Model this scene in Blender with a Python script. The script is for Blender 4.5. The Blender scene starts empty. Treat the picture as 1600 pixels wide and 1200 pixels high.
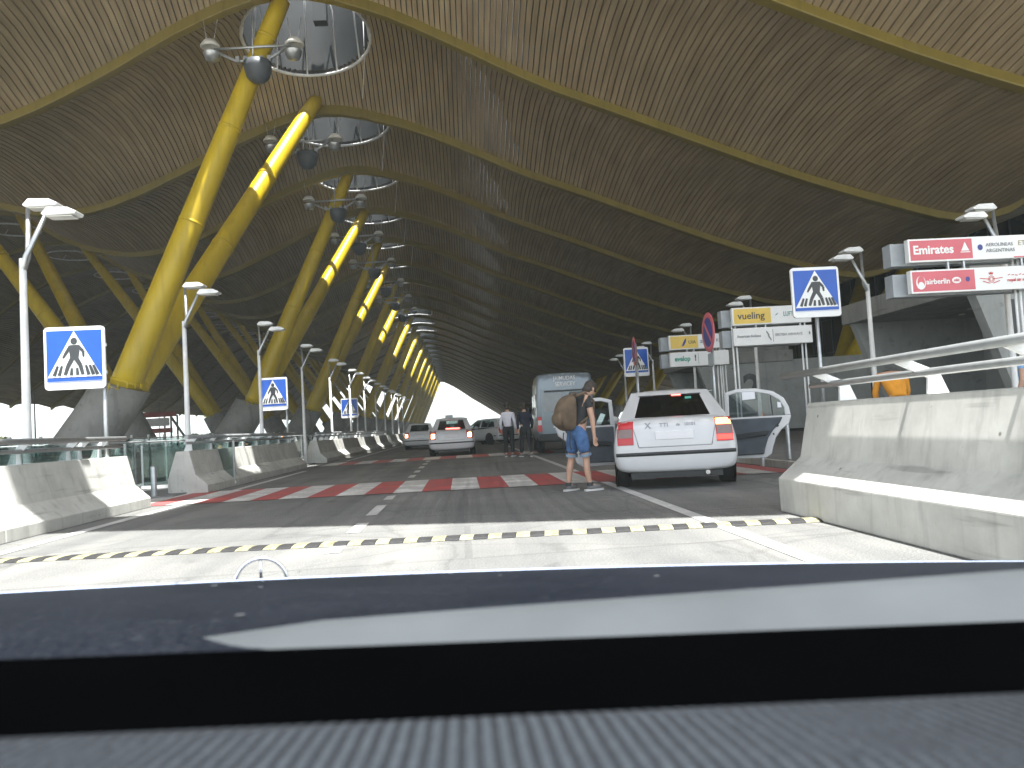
import bpy, bmesh, math, random
from math import sin, cos, pi, radians, sqrt, atan2, hypot
from mathutils import Vector, Matrix
from mathutils.bvhtree import BVHTree
random.seed(7)
scene = bpy.context.scene
COL = scene.collection

# ------------------------------------------------------------------ materials
def nt(name):
    m = bpy.data.materials.new(name); m.use_nodes = True
    t = m.node_tree; b = t.nodes['Principled BSDF']
    return m, t, b
def N(t, kind, **kw):
    n = t.nodes.new(kind)
    for k, v in kw.items():
        if k.startswith('_'): setattr(n, k[1:], v)
        else: n.inputs[k.replace('_', ' ')].default_value = v
    return n
def ramp(t, fac, stops):
    r = t.nodes.new('ShaderNodeValToRGB'); e = r.color_ramp.elements
    while len(e) < len(stops): e.new(.5)
    for i, (p, c) in enumerate(stops):
        e[i].position = p; e[i].color = (c if len(c) == 4 else (*c, 1))
    t.links.new(fac, r.inputs[0]); return r
def coords(t, scale=(1, 1, 1), kind='Object'):
    tc = t.nodes.new('ShaderNodeTexCoord'); mp = t.nodes.new('ShaderNodeMapping')
    mp.inputs['Scale'].default_value = scale
    t.links.new(tc.outputs[kind], mp.inputs[0]); return mp.outputs[0]
def bump(t, b, h, strength=.3, dist=.02):
    n = N(t, 'ShaderNodeBump', Strength=strength, Distance=dist)
    t.links.new(h, n.inputs['Height']); t.links.new(n.outputs[0], b.inputs['Normal'])
def mixc(t, fac, a, c, mode='MIX'):
    m = t.nodes.new('ShaderNodeMix'); m.data_type = 'RGBA'; m.blend_type = mode
    for s, v in ((0, fac), (6, a), (7, c)):
        if isinstance(v, (int, float)): m.inputs[s].default_value = v
        elif isinstance(v, tuple): m.inputs[s].default_value = (v if len(v) == 4 else (*v, 1))
        else: t.links.new(v, m.inputs[s])
    return m.outputs[2]

def simple(name, col, rough=.5, metal=0., var=.12, scale=4., coat=0., spec=.5, bmp=0.):
    """one paint or material with slight dirt variation"""
    m, t, b = nt(name)
    n = N(t, 'ShaderNodeTexNoise', Scale=scale, Detail=5.)
    t.links.new(coords(t), n.inputs['Vector'])
    c0 = tuple(max(0, c*(1-var)) for c in col); c1 = tuple(min(1, c*(1+var)) for c in col)
    r = ramp(t, n.outputs[0], [(.3, c0), (.7, c1)])
    t.links.new(r.outputs[0], b.inputs['Base Color'])
    b.inputs['Roughness'].default_value = rough; b.inputs['Metallic'].default_value = metal
    b.inputs['Specular IOR Level'].default_value = spec
    b.inputs['Coat Weight'].default_value = coat; b.inputs['Coat Roughness'].default_value = .08
    if bmp: bump(t, b, n.outputs[0], bmp, .01)
    return m

def asphalt():
    m, t, b = nt('worn_asphalt')
    c = coords(t)
    fine = N(t, 'ShaderNodeTexNoise', Scale=70., Detail=3., Roughness=.7); t.links.new(c, fine.inputs['Vector'])
    grit = N(t, 'ShaderNodeTexVoronoi', Scale=45.); t.links.new(c, grit.inputs['Vector'])
    big = N(t, 'ShaderNodeTexNoise', Scale=.55, Detail=5., Roughness=.6); t.links.new(c, big.inputs['Vector'])
    tr = N(t, 'ShaderNodeTexNoise', Scale=1., Detail=4.); t.links.new(coords(t, (1.6, .05, 1)), tr.inputs['Vector'])
    r1 = ramp(t, fine.outputs[0], [(.28, (.106, .111, .110)), (.5, (.178, .182, .176)), (.75, (.305, .308, .297))])
    r2 = ramp(t, big.outputs[0], [(.3, (.72, .72, .73)), (.7, (1.12, 1.10, 1.07))])
    r3 = ramp(t, tr.outputs[0], [(.35, (.68, .68, .70)), (.62, (1.08, 1.07, 1.05))])
    k = mixc(t, 1., r1.outputs[0], r2.outputs[0], 'MULTIPLY'); k = mixc(t, .8, k, r3.outputs[0], 'MULTIPLY')
    cr = N(t, 'ShaderNodeTexVoronoi', Scale=.42); cr.feature = 'DISTANCE_TO_EDGE'
    wv = N(t, 'ShaderNodeTexNoise', Scale=1.3, Detail=5.); t.links.new(c, wv.inputs['Vector'])
    t.links.new(mixc(t, .22, c, wv.outputs['Color'], 'ADD'), cr.inputs['Vector'])
    r4 = ramp(t, cr.outputs['Distance'], [(.004, (.50, .50, .50)), (.011, (1, 1, 1))]); k = mixc(t, .32, k, r4.outputs[0], 'MULTIPLY')
    ol = N(t, 'ShaderNodeTexNoise', Scale=2.3, Detail=3.); t.links.new(coords(t, (1, .5, 1)), ol.inputs['Vector'])
    r5 = ramp(t, ol.outputs[0], [(.29, (.42, .42, .43)), (.37, (1, 1, 1))]); k = mixc(t, .38, k, r5.outputs[0], 'MULTIPLY')
    pt = N(t, 'ShaderNodeTexBrick', Scale=.12); pt.inputs['Color1'].default_value = (1, 1, 1, 1); pt.inputs['Color2'].default_value = (.86, .87, .88, 1); pt.inputs['Mortar'].default_value = (.72, .72, .72, 1); pt.inputs['Mortar Size'].default_value = .004
    t.links.new(c, pt.inputs['Vector']); k = mixc(t, .7, k, pt.outputs['Color'], 'MULTIPLY')
    t.links.new(k, b.inputs['Base Color']); b.inputs['Roughness'].default_value = .82
    bump(t, b, grit.outputs['Distance'], .5, .012)
    return m

def road_paint(name, col, wear=.45):
    m, t, b = nt(name)
    c = coords(t)
    f = N(t, 'ShaderNodeTexNoise', Scale=26., Detail=5., Roughness=.75); t.links.new(c, f.inputs['Vector'])
    g = N(t, 'ShaderNodeTexNoise', Scale=1.7, Detail=4.); t.links.new(c, g.inputs['Vector'])
    mm = N(t, 'ShaderNodeMath', _operation='ADD'); t.links.new(f.outputs[0], mm.inputs[0]); t.links.new(g.outputs[0], mm.inputs[1])
    r = ramp(t, mm.outputs[0], [(wear*2-.12, (1, 1, 1)), (wear*2+.16, (0, 0, 0))])
    k = mixc(t, r.outputs[0], tuple(x*.55+.05 for x in col), col)
    t.links.new(k, b.inputs['Base Color']); b.inputs['Roughness'].default_value = .6
    bump(t, b, f.outputs[0], .25, .006)
    return m

def concrete(name, base, stain=.5, scale=1.):
    m, t, b = nt(name)
    c = coords(t)
    a = N(t, 'ShaderNodeTexNoise', Scale=2.2*scale, Detail=7., Roughness=.65); t.links.new(c, a.inputs['Vector'])
    s = N(t, 'ShaderNodeTexNoise', Scale=1., Detail=4., Roughness=.6); t.links.new(coords(t, (7*scale, 7*scale, .55)), s.inputs['Vector'])
    p = N(t, 'ShaderNodeTexVoronoi', Scale=14.); t.links.new(c, p.inputs['Vector'])
    r1 = ramp(t, a.outputs[0], [(.3, tuple(x*.80 for x in base)), (.7, tuple(min(1, x*1.12) for x in base))])
    r2 = ramp(t, s.outputs[0], [(.30, (1-stain*.75,)*3), (.48, (1, 1, 1))])
    k = mixc(t, 1., r1.outputs[0], r2.outputs[0], 'MULTIPLY')
    r3 = ramp(t, p.outputs['Distance'], [(.03, (.45, .45, .43)), (.07, (1, 1, 1))])
    k = mixc(t, .6, k, r3.outputs[0], 'MULTIPLY')
    sc = N(t, 'ShaderNodeTexNoise', Scale=1., Detail=3.); t.links.new(coords(t, (9*scale, .7*scale, 11*scale)), sc.inputs['Vector'])
    r6 = ramp(t, sc.outputs[0], [(.30, (.52, .52, .51)), (.38, (1, 1, 1))]); k = mixc(t, min(1., stain*2), k, r6.outputs[0], 'MULTIPLY')
    ch = N(t, 'ShaderNodeTexVoronoi', Scale=3.1*scale); t.links.new(c, ch.inputs['Vector'])
    r7 = ramp(t, ch.outputs['Distance'], [(.035, (.22, .22, .21)), (.06, (1, 1, 1))]); k = mixc(t, .8, k, r7.outputs[0], 'MULTIPLY')
    t.links.new(k, b.inputs['Base Color']); b.inputs['Roughness'].default_value = .85
    bump(t, b, a.outputs[0], .3, .01)
    return m

def steel_paint(name, col):
    """painted steel tube with faint dust and streaks"""
    m, t, b = nt(name)
    a = N(t, 'ShaderNodeTexNoise', Scale=.8, Detail=6., Roughness=.6); t.links.new(coords(t), a.inputs['Vector'])
    s = N(t, 'ShaderNodeTexNoise', Scale=1., Detail=4.); t.links.new(coords(t, (5, 5, .35)), s.inputs['Vector'])
    r1 = ramp(t, a.outputs[0], [(.3, tuple(x*.86 for x in col)), (.7, tuple(x*1.08 for x in col))])
    r2 = ramp(t, s.outputs[0], [(.32, (.80, .78, .74)), (.5, (1, 1, 1))])
    k = mixc(t, .7, r1.outputs[0], r2.outputs[0], 'MULTIPLY')
    t.links.new(k, b.inputs['Base Color']); b.inputs['Roughness'].default_value = .42
    return m

def bamboo():
    m, t, b = nt('bamboo_slat')
    a = N(t, 'ShaderNodeTexNoise', Scale=1., Detail=4.); t.links.new(coords(t, (5., .35, 1)), a.inputs['Vector'])
    g = N(t, 'ShaderNodeTexNoise', Scale=.25, Detail=3.); t.links.new(coords(t), g.inputs['Vector'])
    r = ramp(t, a.outputs[0], [(.3, (.265, .200, .112)), (.5, (.345, .264, .154)), (.7, (.42, .328, .196))])
    r2 = ramp(t, g.outputs[0], [(.3, (.82, .82, .82)), (.7, (1.08, 1.06, 1.04))])
    k = mixc(t, 1., r.outputs[0], r2.outputs[0], 'MULTIPLY')
    t.links.new(k, b.inputs['Base Color']); b.inputs['Roughness'].default_value = .55
    return m

def glass(name, tint, refl=1., see=.9):
    """clear sheet: see-through with a mirror share that grows at a glance"""
    m = bpy.data.materials.new(name); m.use_nodes = True; t = m.node_tree; t.nodes.clear()
    o = t.nodes.new('ShaderNodeOutputMaterial'); mx = t.nodes.new('ShaderNodeMixShader')
    tr = t.nodes.new('ShaderNodeBsdfTransparent'); gl = t.nodes.new('ShaderNodeBsdfGlossy'); fr = t.nodes.new('ShaderNodeLayerWeight')
    tr.inputs[0].default_value = (*tint, 1); gl.inputs['Roughness'].default_value = .03
    fr.inputs['Blend'].default_value = .5
    pw = N(t, 'ShaderNodeMath', _operation='POWER'); pw.inputs[1].default_value = 4.; t.links.new(fr.outputs['Facing'], pw.inputs[0])
    mu = N(t, 'ShaderNodeMath', _operation='MULTIPLY_ADD'); mu.inputs[1].default_value = .7*refl; mu.inputs[2].default_value = .045*refl+1-see
    t.links.new(pw.outputs[0], mu.inputs[0]); t.links.new(mu.outputs[0], mx.inputs[0])
    t.links.new(tr.outputs[0], mx.inputs[1]); t.links.new(gl.outputs[0], mx.inputs[2]); t.links.new(mx.outputs[0], o.inputs[0])
    return m

def lamp(name, col, strength):
    m, t, b = nt(name)
    b.inputs['Base Color'].default_value = (*col, 1); b.inputs['Emission Color'].default_value = (*col, 1)
    b.inputs['Emission Strength'].default_value = strength; b.inputs['Roughness'].default_value = .25
    return m

M = {}
M['asphalt'] = asphalt()
M['white_line'] = road_paint('white_road_paint', (.72, .72, .70), .42)
M['grey_line'] = road_paint('faded_white_road_paint', (.80, .80, .78), .47)
M['red_line'] = road_paint('red_road_paint', (.56, .075, .075), .46)
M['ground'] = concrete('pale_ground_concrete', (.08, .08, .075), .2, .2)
M['bounce_apron'] = concrete('pale_bounce_concrete', (.46, .45, .41), .2, .2)
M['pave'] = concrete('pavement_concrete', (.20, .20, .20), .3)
M['barrier'] = concrete('barrier_concrete', (.54, .54, .50), .28)
M['pier'] = concrete('pier_concrete', (.28, .28, .265), .35, .5)
M['fair'] = concrete('fairfaced_panel_concrete', (.37, .39, .38), .2, .4)
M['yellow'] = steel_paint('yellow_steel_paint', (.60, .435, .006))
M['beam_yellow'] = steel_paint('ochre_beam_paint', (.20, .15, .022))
M['bamboo'] = bamboo()
M['dark_void'] = simple('dark_roof_void', (.055, .048, .038), .9)
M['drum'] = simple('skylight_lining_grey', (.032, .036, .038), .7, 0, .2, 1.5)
M['white_steel'] = simple('white_painted_steel', (.78, .79, .78), .35)
M['galv'] = simple('galvanised_steel', (.46, .48, .49), .38, .75, .15, 8)
M['tube'] = simple('brushed_steel_tube', (.36, .38, .385), .4, .35, .1, 10)
M['grey_box'] = simple('grey_sign_casing', (.34, .37, .39), .45)
M['sign_white'] = simple('sign_white_sheet', (.80, .81, .80), .35, 0, .03)
M['sign_blue'] = simple('sign_blue_sheet', (.005, .085, .45), .3, 0, .08)
M['sign_dark'] = simple('sign_black_sheet', (.035, .04, .045), .4)
M['sign_red'] = simple('sign_red_sheet', (.60, .12, .15), .35, 0, .06)
M['sign_yellow'] = simple('sign_yellow_sheet', (.76, .53, .09), .35, 0, .05)
M['text_dark'] = simple('dark_lettering', (.06, .06, .065), .5)
M['text_grey'] = simple('grey_lettering', (.25, .26, .28), .5)
M['text_teal'] = simple('teal_lettering', (.07, .36, .27), .5)
M['text_green'] = simple('green_grey_lettering', (.12, .30, .26), .5)
M['text_blue'] = simple('navy_lettering', (.05, .06, .25), .5)
M['text_red'] = simple('red_lettering', (.55, .05, .06), .5)
M['text_gold'] = simple('dull_gold_lettering', (.38, .33, .18), .5)
M['car_white'] = simple('white_car_paint', (.56, .57, .575), .28, 0, .04, 2, .6)
M['car_silver'] = simple('silver_blue_car_paint', (.19, .235, .27), .3, .25, .06, 2, .5)
M['car_dark'] = simple('dark_car_paint', (.03, .035, .045), .3, 0, .1, 2, .6)
M['black_plastic'] = simple('black_plastic_trim', (.018, .019, .020), .5)
M['rubber'] = simple('tyre_rubber', (.014, .014, .015), .85)
M['rim'] = simple('alloy_wheel', (.40, .41, .42), .35, .7)
M['trim'] = simple('blue_grey_door_trim', (.06, .072, .086), .7, 0, .2, 5)
M['seat'] = simple('dark_car_seat', (.03, .033, .036), .85)
M['car_glass'] = glass('tinted_car_glass', (.50, .56, .55), 1., .96)
M['taxi_glass'] = glass('dark_taxi_glass', (.03, .035, .036), .35, .995)
M['door_glass'] = glass('clear_door_glass', (.62, .68, .69), .9, .96)
M['rail_glass'] = glass('green_balustrade_glass', (.64, .735, .72), 1., .91)
M['hall_glass'] = simple('dark_hall_glazing', (.020, .026, .030), .12, 0, .2, .5)
M['lamp_red'] = lamp('red_tail_lens', (.42, .025, .032), .03)
M['lamp_lit'] = lamp('lit_brake_lens', (.95, .05, .035), .55)
M['lamp_hot'] = lamp('lit_tail_bulb', (1., .52, .24), 5.)
M['lamp_amber'] = lamp('lit_amber_lens', (1., .45, .10), 1.5)
M['lens_smoke'] = simple('smoked_reversing_lens', (.20, .14, .13), .25)
M['led_red'] = lamp('red_display', (1., .10, .08), 2.2)
M['plate'] = simple('number_plate_white', (.72, .72, .73), .4, 0, .03)
M['paper'] = simple('white_paper', (.78, .79, .82), .7, 0, .03)
M['green_bag'] = simple('green_fabric', (.05, .30, .14), .8)
M['skin'] = simple('skin', (.50, .30, .21), .55, 0, .08, 12)
M['hair'] = simple('dark_brown_hair', (.035, .026, .02), .7, 0, .3, 40)
M['eye'] = simple('dark_eye', (.02, .015, .012), .2)
M['tee_black'] = simple('black_cotton', (.022, .024, .026), .9, 0, .25, 9)
M['denim'] = simple('blue_denim', (.065, .14, .30), .85, 0, .35, 14, 0, .3, .2)
M['denim_hem'] = simple('pale_denim_hem', (.22, .30, .40), .9)
M['pack_brown'] = simple('brown_canvas', (.125, .088, .058), .9, 0, .25, 10, 0, .3, .3)
M['orange'] = simple('orange_cotton', (.70, .30, .03), .85, 0, .1, 6, 0, .3, .3)
M['shirt_white'] = simple('white_shirt', (.66, .64, .70), .85)
M['shirt_blue'] = simple('light_blue_shirt', (.22, .42, .72), .85)
M['navy'] = simple('navy_cloth', (.013, .016, .032), .9)
M['trousers'] = simple('black_trousers', (.016, .017, .02), .9)
M['shoe'] = simple('grey_shoe', (.15, .15, .15), .8)
M['sole'] = simple('white_sole', (.60, .60, .58), .7)
M['rubber_black'] = simple('black_bump_rubber', (.022, .022, .023), .7, 0, .3, 20, 0, .5, .4)
M['bump_yellow'] = simple('cream_yellow_bump_paint', (.255, .24, .145), .65, 0, .45, 16, 0, .5, .3)
M['navy_paint'] = simple('navy_metallic_bonnet', (.0055, .0075, .0115), .6, 0, .15, 3, 0, .02)
def dusty_paint():
    m, t, b = nt('dusty_navy_bonnet_paint')
    c = coords(t)
    n = N(t, 'ShaderNodeTexNoise', Scale=3., Detail=6., Roughness=.65); t.links.new(c, n.inputs['Vector'])
    g = N(t, 'ShaderNodeTexNoise', Scale=160., Detail=3.); t.links.new(c, g.inputs['Vector'])
    v = N(t, 'ShaderNodeTexVoronoi', Scale=22.); t.links.new(c, v.inputs['Vector'])
    r = ramp(t, n.outputs[0], [(.3, (.004, .0055, .0085)), (.7, (.0085, .0105, .0150))])
    s_ = ramp(t, v.outputs['Distance'], [(.05, (.028, .030, .032)), (.16, (0, 0, 0))])
    k = mixc(t, .5, r.outputs[0], s_.outputs[0], 'ADD')
    g2 = ramp(t, g.outputs[0], [(.45, (0, 0, 0)), (.8, (.012, .013, .014))])
    k = mixc(t, 1., k, g2.outputs[0], 'ADD')
    t.links.new(k, b.inputs['Base Color']); b.inputs['Roughness'].default_value = .55; b.inputs['Specular IOR Level'].default_value = .03
    return m
M['navy_paint'] = dusty_paint()
M['edge_glint'] = simple('pale_blue_edge_glint', (.30, .36, .50), .45, 0, .15, 6, 0)  # sky highlight along the bonnet's front edge, put into a pale colour
M['reflection_wedge'] = simple('grey_bonnet_reflection', (.055, .062, .067), .8, 0, .12, 6, 0, .15)  # grey of the bonnet reflection, held by a panel added for it
M['frit'] = simple('black_windscreen_border', (.0006, .0007, .0008), .9, 0, .1, 5, 0, 0.)
M['chrome'] = simple('bright_chrome', (.82, .83, .85), .12, .9, .04)
M['dust'] = simple('dust_speck', (.035, .038, .042), .9)
M['reflector'] = simple('white_lamp_reflector', (.66, .65, .60), .4)
M['flood_dark'] = simple('dark_lamp_housing', (.07, .08, .09), .5)
M['leaf'] = simple('yellow_green_leaf', (.11, .13, .02), .7, 0, .4, 3)
M['red_steel'] = simple('red_painted_steel', (.42, .10, .09), .6)

def dash_mat():
    m, t, b = nt('ribbed_dashboard_plastic')
    c = coords(t)
    n = N(t, 'ShaderNodeTexNoise', Scale=420., Detail=3.); t.links.new(c, n.inputs['Vector'])
    r = ramp(t, n.outputs[0], [(.3, (.010, .0125, .0155)), (.7, (.036, .042, .049))])
    wv = N(t, 'ShaderNodeTexWave', Scale=39., Distortion=.6, Detail=1.); wv.bands_direction = 'X'; t.links.new(c, wv.inputs['Vector'])
    wy = N(t, 'ShaderNodeTexWave', Scale=62., Distortion=1.2, Detail=1.); wy.bands_direction = 'Y'; t.links.new(c, wy.inputs['Vector'])
    r2 = ramp(t, wv.outputs['Fac'], [(.2, (.40, .41, .43)), (.6, (1.35, 1.36, 1.36))]); r3 = ramp(t, wy.outputs['Fac'], [(.2, (.72, .72, .74)), (.7, (1.12, 1.12, 1.12))])
    k = mixc(t, 1., mixc(t, 1., r.outputs[0], r2.outputs[0], 'MULTIPLY'), r3.outputs[0], 'MULTIPLY')
    t.links.new(k, b.inputs['Base Color']); b.inputs['Roughness'].default_value = .85; b.inputs['Specular IOR Level'].default_value = .15
    bump(t, b, n.outputs[0], .4, .001)
    return m
M['dash'] = dash_mat()

# ------------------------------------------------------------------ mesh kit
class MB:
    def __init__(s): s.v = []; s.f = []; s.mi = []; s.sm = []
    def add(s, vs, fs, mi=0, smooth=False):
        o = len(s.v); s.v += [tuple(p) for p in vs]
        for f in fs: s.f.append([i+o for i in f]); s.mi.append(mi); s.sm.append(smooth)
        return s
    def box(s, c, d, mi=0, rz=0., M4=None):
        x, y, z = d[0]/2, d[1]/2, d[2]/2
        vs = [Vector((a*x, b*y, e*z)) for e in (-1, 1) for b in (-1, 1) for a in (-1, 1)]
        R = Matrix.Rotation(rz, 3, 'Z')
        vs = [R @ p + Vector(c) for p in vs]
        if M4: vs = [M4 @ p for p in vs]
        return s.add(vs, [(0, 2, 3, 1), (4, 5, 7, 6), (0, 1, 5, 4), (2, 6, 7, 3), (0, 4, 6, 2), (1, 3, 7, 5)], mi)
    def prism(s, poly, fn, a, b, mi=0, smooth=False):
        """poly of 2-D points swept from a to b; fn(p,q,t) gives the 3-D point"""
        n = len(poly)
        vs = [fn(p[0], p[1], a) for p in poly]+[fn(p[0], p[1], b) for p in poly]
        s.add(vs, [tuple(range(n))[::-1], tuple(range(n, 2*n))], mi, False)
        return s.add(vs, [(i, (i+1) % n, n+(i+1) % n, n+i) for i in range(n)], mi, smooth)
    def tube(s, pts, r, n=10, mi=0, caps=True, ey=1.):
        pts = [Vector(p) for p in pts]; m = len(pts)
        rs = list(r) if isinstance(r, (list, tuple)) else [r]*m
        vs = []; up = None
        for i, p in enumerate(pts):
            d = (pts[min(i+1, m-1)]-pts[max(i-1, 0)]).normalized()
            if up is None:
                up = Vector((0, 0, 1)) if abs(d.z) < .9 else Vector((0, 1, 0))
            x = d.cross(up).normalized(); y = x.cross(d).normalized(); up = y
            for k in range(n):
                a = 2*pi*k/n; vs.append(p+x*(cos(a)*rs[i])+y*(sin(a)*rs[i]*ey))
        fs = [(i*n+k, i*n+(k+1) % n, (i+1)*n+(k+1) % n, (i+1)*n+k) for i in range(m-1) for k in range(n)]
        s.add(vs, fs, mi, True)
        if caps: s.add(vs[:n], [tuple(range(n))[::-1]], mi); s.add(vs[-n:], [tuple(range(n))], mi)
        return s
    def lathe(s, prof, c=(0, 0, 0), n=20, mi=0, axis='Z', smooth=True):
        vs = []
        for r, h in prof:
            for k in range(n):
                a = 2*pi*k/n; p = (r*cos(a), r*sin(a), h)
                if axis == 'X': p = (p[2], p[0], p[1])
                if axis == 'Y': p = (p[0], p[2], p[1])
                vs.append((p[0]+c[0], p[1]+c[1], p[2]+c[2]))
        m = len(prof)
        return s.add(vs, [(i*n+k, i*n+(k+1) % n, (i+1)*n+(k+1) % n, (i+1)*n+k) for i in range(m-1) for k in range(n)], mi, smooth)
    def sphere(s, c, r, n=12, mi=0, sc=(1, 1, 1)):
        prof = [(r*sin(pi*i/8)*1., -r*cos(pi*i/8)) for i in range(9)]
        o = len(s.v); s.lathe(prof, (0, 0, 0), n, mi)
        for i in range(o, len(s.v)):
            p = s.v[i]; s.v[i] = (p[0]*sc[0]+c[0], p[1]*sc[1]+c[1], p[2]*sc[2]+c[2])
        return s
    def build(s, name, mats, parent=None, bevel=0., sub=0, loc=None):
        me = bpy.data.meshes.new(name); me.from_pydata(s.v, [], s.f)
        if not isinstance(mats, (list, tuple)): mats = [mats]
        for m in mats: me.materials.append(m)
        for p, mi, sm in zip(me.polygons, s.mi, s.sm): p.material_index = mi; p.use_smooth = sm
        bm = bmesh.new(); bm.from_mesh(me)
        bmesh.ops.remove_doubles(bm, verts=bm.verts, dist=.00005)
        bmesh.ops.recalc_face_normals(bm, faces=bm.faces); bm.to_mesh(me); bm.free()
        o = bpy.data.objects.new(name, me); COL.objects.link(o)
        if parent: o.parent = parent
        if loc: o.location = loc
        if bevel:
            b = o.modifiers.new('edge', 'BEVEL'); b.width = bevel; b.segments = 2; b.limit_method = 'ANGLE'; b.angle_limit = radians(35)
        if sub:
            b = o.modifiers.new('smooth', 'SUBSURF'); b.levels = sub; b.render_levels = sub
        return o

def empty(name, label, cat, loc=(0, 0, 0), rz=0., group=None):
    o = bpy.data.objects.new(name, None); COL.objects.link(o); o.empty_display_size = .3
    o.location = loc; o.rotation_euler = (0, 0, rz); return tag(o, label, cat, group)
def tag(o, label=None, cat=None, group=None, kind=None):
    if label: o['label'] = label
    if cat: o['category'] = cat
    if group: o['group'] = group
    if kind: o['kind'] = kind
    return o
def kids(o): return [c for c in bpy.data.objects if c.parent == o]
def dup(root, loc=None, rz=None, label=None, group=None):
    r = root.copy(); COL.objects.link(r)
    if loc is not None: r.location = loc
    if rz is not None: r.rotation_euler = (0, 0, rz)
    if label: r['label'] = label
    if group: r['group'] = group
    for ch in kids(root):
        c = ch.copy(); COL.objects.link(c); c.parent = r
        for g in kids(ch):
            d = g.copy(); COL.objects.link(d); d.parent = c
    return r
ORD = ['first', 'second', 'third', 'fourth', 'fifth', 'sixth', 'seventh', 'eighth', 'ninth', 'tenth', 'eleventh', 'twelfth', 'thirteenth', 'fourteenth', 'fifteenth', 'sixteenth']

def lettering(name, s, size, mat, parent, x, y, z, bold=0., align='LEFT', sx=1., shear=0., rot=(pi/2, 0, 0), space=1.):
    cu = bpy.data.curves.new(name, 'FONT'); cu.body = s; cu.size = size; cu.offset = bold; cu.align_x = align
    cu.align_y = 'CENTER'; cu.extrude = .002; cu.shear = shear; cu.space_character = space; cu.resolution_u = 3
    o = bpy.data.objects.new('tmp', cu); COL.objects.link(o)
    me = bpy.data.meshes.new_from_object(o.evaluated_get(bpy.context.evaluated_depsgraph_get()))
    bpy.data.objects.remove(o); me.materials.clear(); me.materials.append(mat); me.name = name
    o = bpy.data.objects.new(name, me); COL.objects.link(o); o.parent = parent
    o.location = (x, y, z); o.rotation_euler = rot; o.scale = (sx, 1, 1)
    return o

# ------------------------------------------------------------------ setting: ground, road, paint
def sheet(name, pts, z, mat, kind='structure', th=None):
    b = MB()
    b.add([(x, y, z) for x, y in pts], [tuple(range(len(pts)))])
    o = b.build(name, mat)
    return tag(o, kind=kind) if kind else o
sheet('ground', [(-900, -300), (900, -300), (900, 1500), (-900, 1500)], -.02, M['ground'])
sheet('forecourt', [(-60, -80), (60, -80), (60, 8.0), (-60, 12.0)], -.012, M['bounce_apron'])  # pale sheet added off-frame to bounce sunlight onto the near ceiling
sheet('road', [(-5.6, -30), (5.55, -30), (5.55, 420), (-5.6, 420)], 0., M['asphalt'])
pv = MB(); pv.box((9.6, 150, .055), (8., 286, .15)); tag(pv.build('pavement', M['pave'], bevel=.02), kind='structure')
kb = MB(); kb.box((5.575, 150, .05), (.15-.1+.0, 286, .16)); tag(kb.build('kerb', M['barrier'], bevel=.015), kind='structure')
md = MB(); md.box((-7.1, 186, .01), (2.9, 340, .05)); tag(md.build('median', M['pave']), kind='structure')

def stripes(name, mat, quads, z=.005):
    b = MB()
    for q in quads: b.add([(x, y, z) for x, y in q], [(0, 1, 2, 3)])
    return tag(b.build(name, mat), kind='structure')
def bar(x0, x1, y0, y1): return [(x0, y0), (x1, y0), (x1, y1), (x0, y1)]
lines = [bar(-4.84, -4.68, -20, 24.5), bar(2.20, 2.34, -20, 60), bar(-4.6, -4.48, 31.5, 130)]
y = 5.0
dashes = [(5.35, 5.65), (7.0, 7.75), (8.35, 9.2), (10.0, 11.3), (12.2, 12.9), (17.6, 18.6), (19.7, 20.7), (21.8, 22.9), (24, 25), (26, 27)]
for a, b_ in dashes: lines.append(bar(-1.24, -1.10, a, b_))
for k in range(14): lines.append(bar(-1.24, -1.10, 32+k*6, 34+k*6))
stripes('lane_line', M['white_line'], lines)
# crosswalks: white and red bars side by side along the road
def crosswalk(y0, y1, slope, x0, x1, w):
    wq, rq = [], []; x = x0; i = 0
    while x < x1-.01:
        xe = min(x+w, x1)
        q = [(x, y0+slope*x), (xe, y0+slope*xe), (xe, y1+slope*xe), (x, y1+slope*x)]
        (wq if i % 2 == 0 else rq).append(q); x = xe; i += 1
    stripes('crosswalk', M['grey_line'], wq, .009); stripes('crosswalk_red_bars', M['red_line'], rq, .009)
crosswalk(13.25, 16.35, -.12, -6.0, 5.4, .48)
crosswalk(27.6, 30.3, 0., -4.9, 5.2, .58)

# speed bump of rubber modules, cream and black
sb = empty('speed_bump', 'low black and cream rubber speed bump across the sunlit road', 'speed bump', (-.2, 7.42, 0), -.118)
prof = [(-.13, 0.004), (-.10, .018), (-.04, .028), (.04, .028), (.10, .018), (.13, .004)]
x = -4.6; i = 0
while x < 3.55:
    w = .128; skew = .10*max(0, min(1, (-x-.9)/2.)); b = MB()
    b.prism(prof, lambda p, q, t, k=skew: (t+p*k*3.2, p, q), x+.003, x+w-.003)
    b.build('black_module' if i % 2 == 0 else 'cream_module', M['rubber_black'] if i % 2 == 0 else M['bump_yellow'], sb)
    x += w; i += 1

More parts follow.
